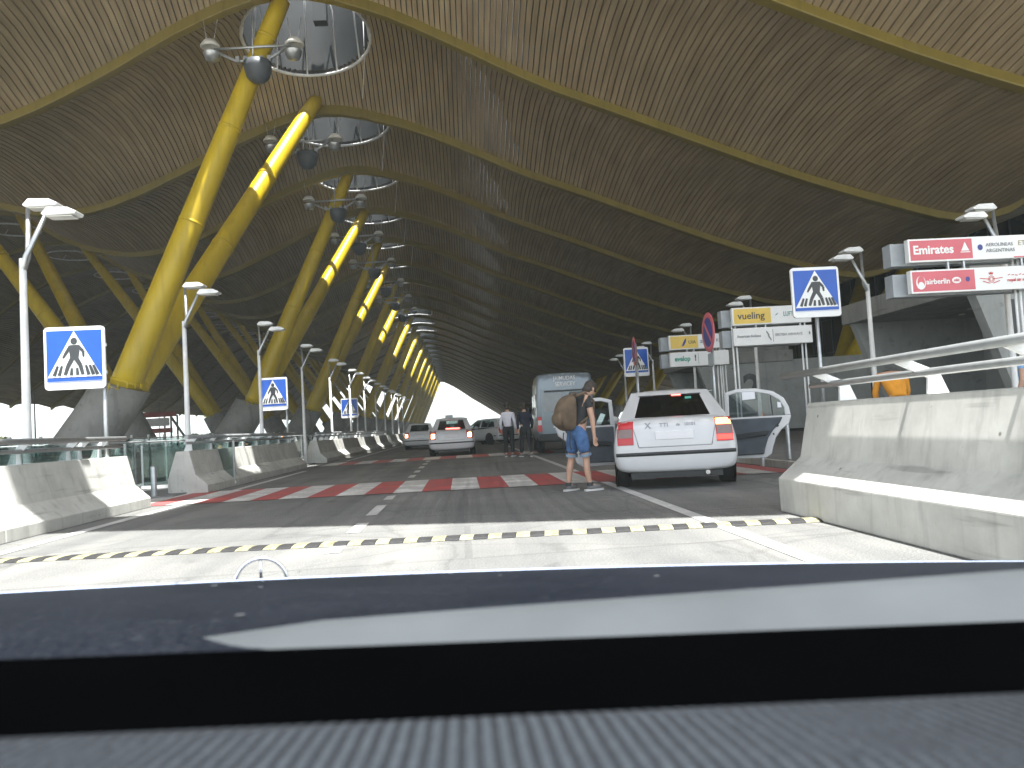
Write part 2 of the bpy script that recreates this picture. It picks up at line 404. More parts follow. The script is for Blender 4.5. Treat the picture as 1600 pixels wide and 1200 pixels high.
# ------------------------------------------------------------------ canopy roof
SEC = [(-46, 6.0), (-42, 9.0), (-38, 12.6), (-34, 15.2), (-30, 16.4), (-27, 16.2), (-24, 14.6), (-21, 12.6), (-18.5, 11.65), (-16.3, 11.5),
       (-14.3, 12.0), (-11.4, 13.3), (-8.6, 14.7), (-5.4, 15.65), (-2.3, 15.05), (.3, 14.0), (3.4, 12.55), (5.84, 11.6), (8.8, 10.4), (12.3, 9.0),
       (15.9, 7.8), (18.5, 7.15), (20.5, 7.5), (23, 9.3), (26, 11.4), (30, 12.6), (34, 12.2), (38, 11), (42, 9.8), (46, 8.6)]
def S(x, y=99.):
    x = max(-46, min(46, x))
    for i in range(len(SEC)-1):
        if SEC[i][0] <= x <= SEC[i+1][0]: break
    g = lambda j: SEC[max(0, min(len(SEC)-1, j))]
    def slope(j):
        a, b = g(j-1), g(j+1); return (b[1]-a[1])/(b[0]-a[0])
    (x0, z0), (x1, z1) = SEC[i], SEC[i+1]; h = x1-x0; u = (x-x0)/h
    z = (2*u**3-3*u*u+1)*z0+(u**3-2*u*u+u)*h*slope(i)+(-2*u**3+3*u*u)*z1+(u**3-u*u)*h*slope(i+1)
    if y < 36: z += (36-y)*(.062+.055*math.exp(-((x+5.4)/6)**2))
    if y < 98:
        u = ((y-B0)/BAY) % 1.; z += 4*u*(1-u)*(.35+1.45*math.exp(-((x+5.4)/7.5)**2))
    if y > 140 and x > -5:
        z -= min(1, (y-140)/100)*4.6*min(1.35, (x+5)/17)
    return z
BAY = 8.2; B0 = 19.4; NB = 27
def BY(k): return B0+BAY*k
XC, RH = -5.4, 2.5; YS = .3      # ridge skylights
XL = XC+0; 
XC2 = -30.0; XC3 = 29.0          # skylights of the outer waves
canopy = empty('wave_canopy', 'undulating forecourt roof of bamboo slats with ochre beams and round skylights', 'canopy roof')
PITCH = .205
xs = []; x = -46.
while x < 46: xs.append(x); x += PITCH/ sqrt(1+((S(x+.1)-S(x-.1))/.2)**2)
xs.append(46.)
def front(x): return max(1.5, min(5.5, 5.2-.2*(x+1)))
def spans(x, k):
    """the runs of slat at x in bay k (between beams k and k+1), interrupted by the skylight holes"""
    y0 = max(BY(k), front(x)); y1 = BY(k+1)
    yc = BY(k)+BAY/2+YS
    if -7 < x < -2.4:                      # unseen slot added to throw a sun patch on the left barrier
        if k == -2: return [(y0, 7.4), (10.2, y1)]
        
    for xc, rh in (((XC, RH),) if k > -2 else ()):
        if abs(x-xc) < rh:
            h = sqrt(rh*rh-(x-xc)**2); out = []
            if yc-h > y0: out.append((y0, yc-h))
            if yc+h < y1: out.append((yc+h, y1))
            return out
    return [(y0, y1)]
for k in range(-2, NB):
    sl, vo = MB(), MB()
    for i in range(len(xs)-1):
        xa, xb = xs[i], xs[i+1]; xm = (xa+xb)/2; g = (xb-xa)*.105
        a, b = xa+g, xb-g
        for (ya, yb) in spans(xm, k):
            ns = max(1, int((yb-ya)/1.2)) if k < 8 else (3 if BY(k) < 97 else 1)
            v1, v2, f1, f2 = [], [], [], []
            for q in range(ns+1):
                yy = ya+(yb-ya)*q/ns
                if q == 0: yy += .0005
                if q == ns: yy -= .0005
                z0, z1 = S(a, yy), S(b, yy)
                v1 += [(a, yy, z0), (b, yy, z1), (b, yy, z1+.07), (a, yy, z0+.07)]
                v2 += [(xa, yy, z0+.16), (xb, yy, z1+.16)]
                if q < ns:
                    o = 4*q; f1 += [(o+4, o+5, o+1, o), (o, o+3, o+7, o+4), (o+1, o+5, o+6, o+2)]
                    f2.append((2*q+2, 2*q+3, 2*q+1, 2*q))
            sl.add(v1, f1); vo.add(v2, f2)
    c = sl.build('slat_ceiling', M['bamboo'], canopy)
    vo.build('roof_deck', M['dark_void'], c)
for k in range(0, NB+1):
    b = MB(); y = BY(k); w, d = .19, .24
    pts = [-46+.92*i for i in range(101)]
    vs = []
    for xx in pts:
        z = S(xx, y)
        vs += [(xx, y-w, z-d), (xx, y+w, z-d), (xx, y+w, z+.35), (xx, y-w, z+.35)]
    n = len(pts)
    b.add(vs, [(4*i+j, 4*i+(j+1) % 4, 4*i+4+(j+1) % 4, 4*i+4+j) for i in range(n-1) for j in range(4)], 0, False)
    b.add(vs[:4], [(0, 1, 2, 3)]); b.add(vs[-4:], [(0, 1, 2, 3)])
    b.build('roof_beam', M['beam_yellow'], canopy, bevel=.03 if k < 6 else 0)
def skylight(k, xc, rods=True, rh=RH):
    yc = BY(k)+BAY/2+YS; dr, rg = MB(), MB(); n = 48
    zt = S(xc, yc)+2.6
    lo, hi, r2 = [], [], []
    for j in range(n):
        a = 2*pi*j/n; xx, yy = xc+rh*1.02*cos(a), yc+rh*1.02*sin(a)
        lo.append((xx, yy, S(xx, yy)+.02)); hi.append((xx, yy, zt))
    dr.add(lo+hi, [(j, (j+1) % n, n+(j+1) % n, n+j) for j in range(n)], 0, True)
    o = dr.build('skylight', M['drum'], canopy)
    zr = lambda x_: .12*S(x_, yc)+.88*S(xc, yc)-.05
    low = [(xc+rh*.953*cos(2*pi*j/n), yc+rh*.953*sin(2*pi*j/n), zr(xc+rh*.953*cos(2*pi*j/n))-.04) for j in range(n+1)]
    up = [(xc+rh*.636*cos(2*pi*j/n), yc+rh*.636*sin(2*pi*j/n), zt-.55) for j in range(n+1)]
    if k < 12:
        tm = MB(); tm.tube([(p_[0], p_[1], p_[2]-.03) for p_ in lo+lo[:1]], .065, 8, 0, False); tm.build('rim_ring', M['white_steel'], o)
    if rods: rg = MB(); rg.tube(up, .13, 8, 0, False); rg.build('upper_ring', M['white_steel'], o)
    if rods:
        rd = MB()
        for j in range(12):
            a = 2*pi*(j+.35)/12
            rd.tube([(xc+rh*cos(a), yc+rh*sin(a), S(xc+rh*cos(a), yc+rh*sin(a))), (xc+2.25*cos(a), yc+2.25*sin(a), zt-1.1), (xc+1.75*cos(a), yc+1.75*sin(a), zt-.55)], .035, 6)
        rd.build('hanger_rod', M['white_steel'], o)
        bl = MB(); bl.box((xc+.35, yc+1.5, zt-1.), (.55, .5, 2.0)); bl.build('vent_duct', M['drum'], o)
def light_ring(k, xc, r):
    yc = BY(k)+BAY/2; m = MB(); n = 36
    m.tube([(xc+r*cos(2*pi*j/n), yc+r*sin(2*pi*j/n), S(xc, yc)-.35) for j in range(n+1)], .06, 8, 0, False)
    o = m.build('reflector_ring', M['white_steel'], canopy)
    for j in range(4):
        a = 2*pi*(j+.5)/4; m = MB(); m.tube([(xc+r*cos(a), yc+r*sin(a), S(xc, yc)-.35), (xc+.3*r*cos(a), yc+.3*r*sin(a), S(xc, yc)+.02)], .02, 5); m.build('hanger_rod', M['white_steel'], o)
for k in range(-1, NB):
    skylight(k, XC, k < 9)
    light_ring(k, XC2, 1.7)

# cables dropping from the skylights
for k in range(0, 6):
    y = BY(k)+BAY/2; cb = MB(); z0 = S(XC, y)+.5
    cb.tube([(XC+2.2, y+1.2, z0), (XC+2.15, y+1.6, z0-1.6), (XC+1.9, y+2.4, z0-3.0)], .018, 5)
    cb.tube([(XC-1.4, y-2, z0-.3), (XC-1.1, y-1.9, z0-3.2)], .014, 5)
    cb.build('hanging_cable', M['white_steel'], canopy)

# ------------------------------------------------------------------ columns
def strut(b, p, q, r0, r1, mi=0, joints=True):
    p, q = Vector(p), Vector(q); pts, rs = [], []
    for i in range(13):
        t = i/12; pts.append(p.lerp(q, t)); rs.append(r0*(1-t)+r1*t)
    b.tube(pts, rs, 20, mi)
    if joints:
        d = (q-p).normalized()
        for t in (.03, .42, .66, .9):
            c = p.lerp(q, t); r = r0*(1-t)+r1*t
            b.tube([c-d*.05, c+d*.05], r+.018, 20, mi)
def column(name, y, s, xb, xt, ztop, label, group, near):
    """concrete pier with two tapering tubes leaning out to neighbouring beams; s = side of lean"""
    t = empty(name, label, 'column', (xb-s*1.5, y-.6, 0), 0, group)
    o = Vector((xb-s*1.5, y-.6, 0)); L = lambda p: Vector(p)-o
    b = MB(); n = 22
    rings = [((xb-s*1.75, y-.6, -.02), 1.30, 1.05), ((xb-s*1.2, y-.4, 1.1), 1.12, .95), ((xb-s*.55, y-.1, 2.2), .98, .88), ((xb-s*.08, y+.1, 3.05), .88, .84)]
    vs = []
    for c, ry, rx in rings:
        for j in range(n):
            a = 2*pi*j/n; vs.append(L((c[0]+rx*cos(a), c[1]+ry*sin(a), c[2]-s*.28*cos(a)*(c[2]/3))))
    b.add(vs, [(i*n+j, i*n+(j+1) % n, (i+1)*n+(j+1) % n, (i+1)*n+j) for i in range(3) for j in range(n)], 0, True)
    b.add(vs[-n:], [tuple(range(n))])
    b.build('pier', M['pier'], t)
    for dy0, ye in ((.0, y+.95), (.42, y+.6+BAY)):
        m = MB(); strut(m, L((xb-s*.12, y+.1+dy0, 2.75)), L((xt, ye, ztop)), .50, .31, 0, near)
        m.build('strut', M['yellow'], t)
    c = MB(); c.tube([L((xb-s*.16, y-.2, 2.72)), L((xb-s*.05, y-.2, 2.98))], .60, 20); 
    for j in range(14):
        a = 2*pi*j/14
        c.tube([L((xb+.61*cos(a), y-.22+.61*sin(a), 2.9)), L((xb+.02+.61*cos(a), y-.2+.61*sin(a), 3.1))], .03, 6)
    c.build('collar', M['yellow'], t)
    return t
for i in range(13):
    y = 27.0+2*BAY*i
    column('splayed_column', y, 1, -11., -5.55, S(-5.5, y+.6)-.15, f'{ORD[i]} yellow tube column from the front, leaning right beside the road, on grey concrete', 'splayed columns left of the road', i < 6)
for i in range(12):
    y = 43.4+2*BAY*(i-1)
    column('splayed_column', y, -1, -18., -27.3, S(-27.3)-.15, f'{ORD[i]} yellow tube column from the front in the outer left row, leaning left', 'splayed columns of the outer left row', i < 4)
for i in range(11):
    y = 43.4+2*BAY*i
    column('splayed_column', y, 1, 21.5, 28.5, S(28.5)-.15, f'{ORD[i]} yellow tube column from the front in the row behind the entrances', 'splayed columns behind the entrances', i < 3)

# ------------------------------------------------------------------ floodlight clusters hung under the beams
def cluster():
    t = empty('floodlight_cluster', 'x', 'floodlight', (0, 0, 0))
    b = MB()
    b.tube([(-1.25, 0, .35), (-.55, 0, -.02), (.45, 0, -.02), (1.15, 0, .42)], .055, 8)
    b.tube([(-1.3, 0, .42), (1.3, 0, .5)], .05, 8); b.tube([(0, 0, 0), (0.02, .05, 1.6)], .035, 6)
    for x in (-.5, -.25, .3, .55): b.box((x, 0, .02), (.12, .22, .2))
    b.build('bracket', M['galv'], t)
    for s in (-1, 1):
        m = MB(); m.lathe([(.02, .26), (.2, .22), (.32, .06), (.33, 0), (.28, -.02), (.1, .05), (.02, .06)], (s*1.42, 0, .5), 16)
        l = m.build('lamp_head', M['reflector'], t)
        m = MB(); m.lathe([(.30, -.02), (.22, -.26), (.02, -.3)], (s*1.42+s*-.05, 0, .3), 14); m.build('lamp_box', M['galv'], l)
        for d in (-.1, .12):
            w = MB(); w.tube([(s*1.42+d, 0, .7), (s*1.42+d*2.2, .05, 1.5)], .012, 5); w.build('suspension_wire', M['galv'], t)
    m = MB(); m.lathe([(.46, -.02), (.47, -.25), (.38, -.55), (.2, -.72), (.02, -.76)], (0.15, 0, -.05), 18); m.lathe([(.46, -.02), (.02, 0)], (0.15, 0, -.05), 18)
    m.build('dome_housing', M['flood_dark'], t)
    return t
cl0 = cluster()
for k in range(1, 9):
    y = BY(k)-.35; p = (-6.55+.10*k, y, 14.3-.30*min(k, 3))
    lab = f'{ORD[k-1]} grey floodlight cluster from the front, hung beside a yellow tube under the roof'
    if k == 1: cl0.location = p; cl0['label'] = lab; cl0['group'] = 'floodlight clusters under the canopy'
    else: dup(cl0, p, 0, lab, 'floodlight clusters under the canopy')

# ------------------------------------------------------------------ barriers with railings
def barrier(label, y0, y1, s, x_road, prof, rail=True, posts=None, group=None, far=False):
    """s=+1: road face looks to +x. prof in (distance from the road foot, z)"""
    t = empty('concrete_barrier', label, 'barrier', (x_road, y0, 0), 0, group)
    L = y1-y0
    b = MB(); nseg = max(1, int(L/4.2)); 
    for i in range(nseg):
        a, e = L*i/nseg+(.006 if i else 0), L*(i+1)/nseg-(.006 if i < nseg-1 else 0)
        b.prism(prof, lambda p, q, tt: (-s*p, tt, q), a, e)
    b.build('barrier_block', M['barrier'], t, bevel=.012)
    top = max(q for p, q in prof); dm = [p for p, q in prof if q == top]; xm = (min(dm)+max(dm))/2
    if rail:
        zt = top+.29
        over = .24 if s < 0 else .10
        pr_ = [(xm-over-.085, zt-.012), (xm-over-.06, zt+.028), (xm-over+.06, zt+.036), (xm-over+.085, zt+.006), (xm-over+.05, zt-.03), (xm-over-.05, zt-.036)] if s < 0 else [(xm-over+.042*cos(a_*pi/5), zt+.042*sin(a_*pi/5)) for a_ in range(10)]
        m = MB(); m.prism(pr_, lambda p, q, tt: (-s*p, tt, q), -.02, L+(.25 if s < 0 else 0), 0, True); m.build('handrail', M['tube'], t)
        m = MB(); m.tube([(-s*(xm-over*.45), .05, top+.165), (-s*(xm-over*.45), L-.02, top+.165)], .03, 8); m.build('lower_rail', M['tube'], t)
        shape = [(xm+.13, top), (xm-.04, top), (xm-.03, top+.13), (xm-over-.04, top+.25), (xm-over+.05, top+.28), (xm+.06, top+.17)]
        ps = posts or [.5+1.35*i for i in range(int((L-.6)/1.35)+1)]
        for yb in ps:
            m = MB(); m.prism(shape, lambda p, q, tt: (-s*p, tt, q), yb-.014, yb+.014); m.build('bracket', M['white_steel'], t)
        for i in range(len(ps)-1):
            m = MB(); m.prism([(xm+.012, top+.005), (xm+.024, top+.005), (xm+.012, top+.235), (xm, top+.235)], lambda p, q, tt: (-s*p, tt, q), ps[i]+.03, ps[i+1]-.03)
            if not far and s > 0: m.build('glass_pane', M['rail_glass'], t)
    return t
PL = [(0, 0), (0, .16), (.24, .38), (.36, .87), (.62, .87), (.80, .30), (.80, 0)]
PR = [(0, 0), (0, .33), (.24, .53), (.36, 1.06), (.66, 1.06), (.80, .4), (.80, 0)]
G = 'concrete barriers along the left kerb'
barrier('pale concrete barrier with tube rail at the left edge, lit at its far end', 1.0, 13.75, 1, -5.22, PL, posts=[.6+1.3*i for i in range(9)]+[11.35, 12.0], group=G)
barrier('grey concrete barrier beyond the first crosswalk, starting behind the round steel post', 16.75, 27.2, 1, -5.22, PL, group=G)
barrier('concrete barrier beyond the second crosswalk, left of the queueing cars', 31.2, 60., 1, -5.22, PL, group=G, far=True)
barrier('farthest concrete barrier on the left, level with the far white cars', 62.5, 130., 1, -5.22, PL, rail=False, group=G, far=True)
barrier('big stained concrete barrier with sunlit ledge and steel railing, right of the taxi', 1.0, 7.85, -1, 3.12, PR, posts=[1.6, 2.9, 3.7, 4.95, 6.4], group=None)
# thin pane joints of the near right railing
# ------------------------------------------------------------------ glass balustrade behind the left barriers
gb = empty('glass_balustrade', 'green glass balustrade with steel posts standing behind the left barriers', 'balustrade', (-7.35, 6, 0))
for i in range(30):
    m = MB(); m.box((0, i*2.4+1.2, .60), (.014, 2.32, .95)); m.build('glass_pane', M['rail_glass'], gb)
    m = MB(); m.box((0, i*2.4, .58), (.05, .04, 1.12)); m.build('post', M['galv'], gb)
m = MB(); m.tube([(0, 0, 1.12), (0, 72, 1.12)], .022, 8); m.build('top_rail', M['tube'], gb)
m = MB(); m.box((0, 36, .10), (.06, 72, .07)); m.build('bottom_rail', M['galv'], gb)
fb = empty('glass_balustrade', 'pale far glass balustrade with white posts, seen through the left railing', 'balustrade', (-15.2, 14, 0), 0, 'glass balustrades on the left')
gb['group'] = 'glass balustrades on the left'
for i in range(30):
    m = MB(); m.box((0, i*2+1., .95), (.014, 1.9, .9)); m.build('glass_pane', M['rail_glass'], fb)
    m = MB(); m.box((0, i*2, .8), (.09, .09, 1.6)); m.build('post', M['white_steel'], fb)
m = MB(); m.tube([(0, 0, 1.45), (0, 60, 1.45)], .03, 8); m.build('top_rail', M['white_steel'], fb)
# cross panel closing the gap between the barriers
gp = empty('glass_screen', 'low green glass screen across the gap behind the round steel post', 'screen', (-7.25, 18.7, 0))
for i, x in enumerate((.0, 1.05)):
    m = MB(); m.box((x+.48, 0, .56), (.95, .014, .86)); m.build('glass_pane', M['rail_glass'], gp)
for x in (-.02, 1.0, 2.02): m = MB(); m.box((x, .02, .52), (.04, .04, 1.04)); m.build('post', M['galv'], gp)
m = MB(); m.box((1, .0, .09), (2.1, .05, .06)); m.build('bottom_rail', M['white_steel'], gp)
def bollard(x, y, h, r, label, group=None):
    b = MB(); b.lathe([(r, 0), (r, h-.02), (r*.85, h), (0.001, h)], (0, 0, 0), 16)
    o = b.build('bollard', M['galv'], None, loc=(x, y, 0)); return tag(o, label, 'bollard', group)
bollard(-6.05, 16.1, .62, .055, 'short round steel post in the gap between the left barriers')
bollard(5.8, 14.0, 1.06, .035, 'slim steel post right of the open right taxi door', 'steel posts beside the taxi')
bollard(5.42, 14.3, .62, .045, 'shorter steel post under the open right taxi door', 'steel posts beside the taxi')
bollard(6.2, 18.4, 1.0, .04, 'steel post by the kerb in front of the numbered entrance two', 'steel posts beside the taxi')
bollard(7.0, 21.5, 1.0, .04, 'steel post on the pavement under the yellow airline sign', 'steel posts beside the taxi')

# ------------------------------------------------------------------ lamp posts
def lamp_post(s):
    t = empty('lamp_post', 'x', 'lamp post')
    b = MB(); b.tube([(0, 0, 0), (0, 0, .9), (0, 0, 3.72)], [.075, .06, .045], 12); b.build('pole', M['white_steel'], t)
    for dx, dy, zz in ((s*.42, -.05, 4.33), (s*.02, .25, 4.55)):
        a = MB(); a.tube([(0, 0, 3.55), (s*.05, dy*.2, 3.75), (dx-.06*s, dy, zz)], [.045, .04, .03], 8); ar = a.build('arm', M['galv'], t)
        h = MB(); h.prism([(-.02, -.03), (.06, .06), (.34, .05), (.46, -.01), (.44, -.045), (.02, -.06)], lambda p, q, tt: (dx-.06*s+s*p, dy+tt, zz+q), -.13, .13)
        hd = h.build('lamp_head', M['white_steel'], t, bevel=.012)
        g = MB(); g.box((dx-.06*s+s*.22, dy, zz-.066), (.34, .2, .01)); g.build('lens', M['reflector'], hd)
    return t
lpL, lpR = lamp_post(1), lamp_post(-1)
for i in range(12):
    p = (-5.98, 11.45+6.5*i, 0); lab = f'{ORD[i]} white twin-arm lamp post from the front behind the left barriers'
    if i == 0: lpL.location = p; lpL['label'] = lab; lpL['group'] = 'lamp posts on the left'
    else: dup(lpL, p, 0, lab, 'lamp posts on the left')
for i, (x, y) in enumerate(((10.05, 13.9), (9.25, 17.3), (9.1, 23.9), (9.1, 30.4), (9.1, 37), (9.1, 43.5))):
    lab = f'{ORD[i]} grey twin-arm lamp post from the front on the right pavement'
    if i == 0: lpR.location = (x, y, 0); lpR['label'] = lab; lpR['group'] = 'lamp posts on the right'
    else: dup(lpR, (x, y, 0), 0, lab, 'lamp posts on the right')

# ------------------------------------------------------------------ crossing signs
def rrect(w, h, r, n=5):
    out = []
    for cx, cy, a0 in ((w/2-r, h/2-r, 0), (-w/2+r, h/2-r, 90), (-w/2+r, -h/2+r, 180), (w/2-r, -h/2+r, 270)):
        for i in range(n+1):
            a = radians(a0+90*i/n); out.append((cx+r*cos(a), cy+r*sin(a)))
    return out
def flat(poly, y0, y1): return MB().prism(poly, lambda p, q, t: (p, t, q), y0, y1)
def stroke(a, b, w0, w1):
    d = Vector((b[0]-a[0], b[1]-a[1])).normalized(); n = Vector((-d.y, d.x))
    return [(a[0]+n.x*w0, a[1]+n.y*w0), (a[0]-n.x*w0, a[1]-n.y*w0), (b[0]-n.x*w1, b[1]-n.y*w1), (b[0]+n.x*w1, b[1]+n.y*w1)]
def crossing_sign(label, x, y, zc, w, h, pole_dx, group='pedestrian crossing signs', rz=0.):
    t = empty('crossing_sign', label, 'road sign', (x, y, 0), rz, group)
    S_ = .9; k = w/.9; kz = h/.98
    def P(poly): return [(p*k, zc+q*kz) for p, q in poly]
    o = flat(P(rrect(.9, .98, .06)), 0, .05).build('sign_plate', [M['sign_white']], t)
    bl = flat(P([(-.41, .43), (.41, .43), (.41, -.36), (-.41, -.36)]), -.006, .0)
    bl.prism(P([(-.41, -.372), (.41, -.372), (.41, -.375), (-.41, -.375)]), lambda p, q, tt: (p, tt, q), -.0055, 0)
    bl.build('blue_panel', M['sign_blue'], t)
    flat(P([(0, .42), (.40, -.30), (-.40, -.30)]), -.011, -.0062).build('white_triangle', M['sign_white'], t)
    d = MB()
    def pl(poly, a=-.017): d.prism(P(poly), lambda p, q, tt: (p, tt, q), a, -.0112)
    pl([(.0+.050*cos(2*pi*i/14), .262+.055*sin(2*pi*i/14)) for i in range(14)])
    pl([(-.062, .200), (.066, .200), (.080, .10), (.062, -.03), (-.056, -.03), (-.072, .10)], -.0171)
    pl(stroke((-.05, .185), (-.125, .07), .027, .022), -.0172); pl(stroke((-.125, .07), (-.165, .0), .022, .014), -.0173)
    pl(stroke((.055, .185), (.135, .10), .027, .022), -.0174); pl(stroke((.135, .10), (.14, .01), .022, .014), -.0175)
    pl(stroke((-.025, .0), (-.095, -.13), .036, .030), -.0176); pl(stroke((-.095, -.13), (-.14, -.265), .030, .024), -.0177)
    pl(stroke((.025, .0), (.09, -.12), .036, .030), -.0178); pl(stroke((.09, -.12), (.125, -.265), .030, .024), -.0179)
    for i, q in enumerate((-.285, -.215, -.045, .045, .20, .265, .325)):
        pl(stroke((q*.86, -.12 if abs(q) > .1 else -.16), (q*1.06, -.272), .017, .025), -.0181-.0001*i)
    d.build('pedestrian_figure', M['sign_dark'], t)
    m = MB(); m.tube([(pole_dx, .085, 0), (pole_dx, .085, zc+.3)], .035, 10); m.build('pole', M['galv'], t)
    for z in (zc-.25, zc+.2):
        m = MB(); m.box((pole_dx, .062, z), (.12, .03, .05)); m.build('clamp', M['galv'], t)
    return t
crossing_sign('large blue crossing sign left of the first yellow column, above the sunlit barrier', -6.20, 13.35, 2.51, .93, 1.02, .42, rz=.06)
crossing_sign('smaller blue crossing sign behind the left barriers in front of the second column', -6.12, 26.7, 2.50, .93, 1.08, .40)
crossing_sign('blue crossing sign half hidden behind the round sign, above the white taxi', 5.56, 24.7, 2.78, .78, .90, .0)
crossing_sign('large blue crossing sign on tall steel pole behind the right barrier', 6.45, 13.85, 3.08, .88, .90, .02)
crossing_sign('tiny far blue crossing sign on the left beside the far lamp posts', -6.12, 44.6, 2.50, .93, 1.08, .40)

# round no-stopping sign seen almost edge on
ns = empty('no_stopping_sign', 'round red-rimmed blue sign seen almost edge on above the open taxi door', 'road sign', (5.12, 16, 0), radians(-90))
m = MB(); m.lathe([(.001, .0), (.30, .0), (.30, .02), (.001, .02)], (0, 0, 2.68), 32, 0, 'Y'); m.build('sign_disc', M['galv'], ns)
m = MB(); m.lathe([(.30, -.004), (.40, -.004), (.41, .01), (.30, .0)], (0, 0, 2.68), 32, 0, 'Y'); m.build('red_rim', M['sign_red'], ns)
m = MB(); m.lathe([(.001, -.003), (.30, -.003)], (0, 0, 2.68), 32, 0, 'Y'); m.build('blue_face', M['text_blue'], ns)
m = MB(); m.prism(stroke((-.2, 2.88), (.2, 2.48), .035, .035), lambda p, q, tt: (p, tt, q), -.009, -.0035); m.build('red_bar', M['sign_red'], ns)
m = MB(); m.box((0, .03, 2.12), (.36, .015, .26)); m.build('lower_plate', M['grey_box'], ns)
m = MB(); m.tube([(0, .06, 0.1), (0, .06, 2.9)], .03, 10); m.build('pole', M['galv'], ns)

dup(ns, (4.90, 22, .2), radians(-95), 'second round no-stopping sign edge on, in front of the blue sign above the taxi', 'round no-stopping signs')
ns['group'] = 'round no-stopping signs'
# ------------------------------------------------------------------ airline signs
def airline_sign(label, x, y, z1, z2, w, h, split, poles):
    """two stacked light boxes, each with a rear box set off to the left, on slim poles"""
    t = empty('airline_sign', label, 'sign', (x, y, 0), 0, 'airline name signs on the right pavement')
    faces = []
    for z in (z1, z2):
        m = MB(); m.box((w/2, .06, z), (w, .12, h)); o = m.build('sign_box', M['sign_white'], t, bevel=.008)
        m = MB(); m.box((w/2-.20, .34, z-.02), (w, .26, h*.98)); m.build('rear_box', M['grey_box'], t, bevel=.008)
        faces.append(o)
    for px in poles:
        for d in (0, .09):
            m = MB(); m.tube([(px+d, .17, 0.1), (px+d, .17, z1-.1)], .022, 8); m.build('pole', M['white_steel'], t)
    for px in (w*.3, w*.42, w*.86, w*.92):
        m = MB(); m.box((px, .06, (z1+z2)/2), (.03, .05, z1-z2-h)); m.build('bracket', M['galv'], t)
    return t, faces
def panel(parent, name, x0, x1, z, h, mat, y=-.006):
    m = MB(); m.box(((x0+x1)/2, y/2+.0005, z), (x1-x0, abs(y)-.001, h)); return m.build(name, mat, parent)

# red sign: Emirates / airberlin
t, f = airline_sign('tall red and white airline sign reading Emirates and airberlin, behind the right railing', 7.72, 13, 3.575, 3.04, 2.35, .40, 1.13, (1.95,))
panel(t, 'red_panel', .03, 1.13, 3.575, .34, M['sign_red']); panel(t, 'red_panel', .03, 1.13, 3.04, .34, M['sign_red'])
lettering('lettering', 'Emirates', .205, M['sign_white'], t, .075, -.009, 3.575, .006, sx=1.0)
e = MB()   # small winged emblem beside the name
e.prism([(.915, 3.51), (1.085, 3.51), (1.085, 3.525), (.915, 3.525)], lambda p, q, tt: (p, tt, q), -.010, -.006)
e.prism([(.93, 3.54), (1.07, 3.54), (1.04, 3.60), (1.015, 3.66), (1.0, 3.69), (.985, 3.66), (.96, 3.60)], lambda p, q, tt: (p, tt, q), -.010, -.006)
e.build('emblem', M['sign_white'], t)
lettering('lettering', 'airberlin', .125, M['sign_white'], t, .265, -.009, 3.03, .003)
e = MB(); n = 24
e.add([(.17+.085*cos(2*pi*i/n), -.009, 3.02+.115*sin(2*pi*i/n)) for i in range(n)]+[(.175+.066*cos(2*pi*i/n), -.009, 3.035+.10*sin(2*pi*i/n)) for i in range(n)],
      [(i, (i+1) % n, n+(i+1) % n, n+i) for i in range(n)])
e.add([(.172+.05*cos(2*pi*i/n), -.0095, 2.985+.05*sin(2*pi*i/n)) for i in range(n)], [tuple(range(n))])
e.add([(.80+.08*cos(2*pi*i/n), -.009, 3.04+.055*sin(2*pi*i/n)) for i in range(n)], [tuple(range(n))])
e.build('emblem', M['sign_white'], t)
lettering('lettering', 'niki', .07, M['sign_red'], t, .80, -.012, 3.04, .002, 'CENTER')
e = MB(); e.add([(1.0+.038*cos(2*pi*i/n), -.009, 3.05+.045*sin(2*pi*i/n)) for i in range(n)], [tuple(range(n))]); e.build('emblem', M['text_blue'], t)
e = MB(); e.add([(1.27+.045*cos(2*pi*i/n), -.009, 3.585+.05*sin(2*pi*i/n)) for i in range(n)], [tuple(range(n))]); e.build('emblem', M['text_blue'], t)
lettering('lettering', 'AEROLINEAS', .085, M['text_grey'], t, 1.37, -.009, 3.62, 0); lettering('lettering', 'ARGENTINAS', .085, M['text_grey'], t, 1.37, -.009, 3.52, 0)
lettering('lettering', 'ETIHAD', .12, M['text_gold'], t, 1.95, -.009, 3.63, 0)
panel(t, 'red_strip', 1.86, 2.32, 3.395, .02, M['sign_red'])
e = MB()   # crowned winged crest of thin lines
for a, b_ in (((1.22, 3.05), (1.40, 3.03)), ((1.44, 3.03), (1.62, 3.05)), ((1.27, 3.0), (1.39, 2.96)), ((1.45, 2.96), (1.57, 3.0))):
    e.prism(stroke(a, b_, .006, .006), lambda p, q, tt: (p, tt, q), -.010, -.006)
for j in range(2):
    r = .055-.02*j
    e.add([(1.42+r*cos(2*pi*i/n), -.009-.0003*j, 3.03+r*1.1*sin(2*pi*i/n)) for i in range(n)]+[(1.42+(r-.008)*cos(2*pi*i/n), -.009-.0003*j, 3.03+(r-.008)*1.1*sin(2*pi*i/n)) for i in range(n)],
          [(i, (i+1) % n, n+(i+1) % n, n+i) for i in range(n)])
e.prism([(1.39, 3.11), (1.45, 3.11), (1.46, 3.15), (1.435, 3.135), (1.42, 3.16), (1.405, 3.135), (1.38, 3.15)], lambda p, q, tt: (p, tt, q), -.010, -.006)
e.build('emblem', M['text_red'], t)
lettering('lettering', 'royal air maroc', .075, M['text_red'], t, 1.70, -.009, 3.0, .001)
e = MB()
for i in range(8): e.prism(stroke((1.72+.065*i, 3.085), (1.76+.065*i, 3.10-.012*(i % 3)), .006, .006), lambda p, q, tt: (p, tt, q), -.010, -.006)
e.build('emblem', M['text_red'], t)

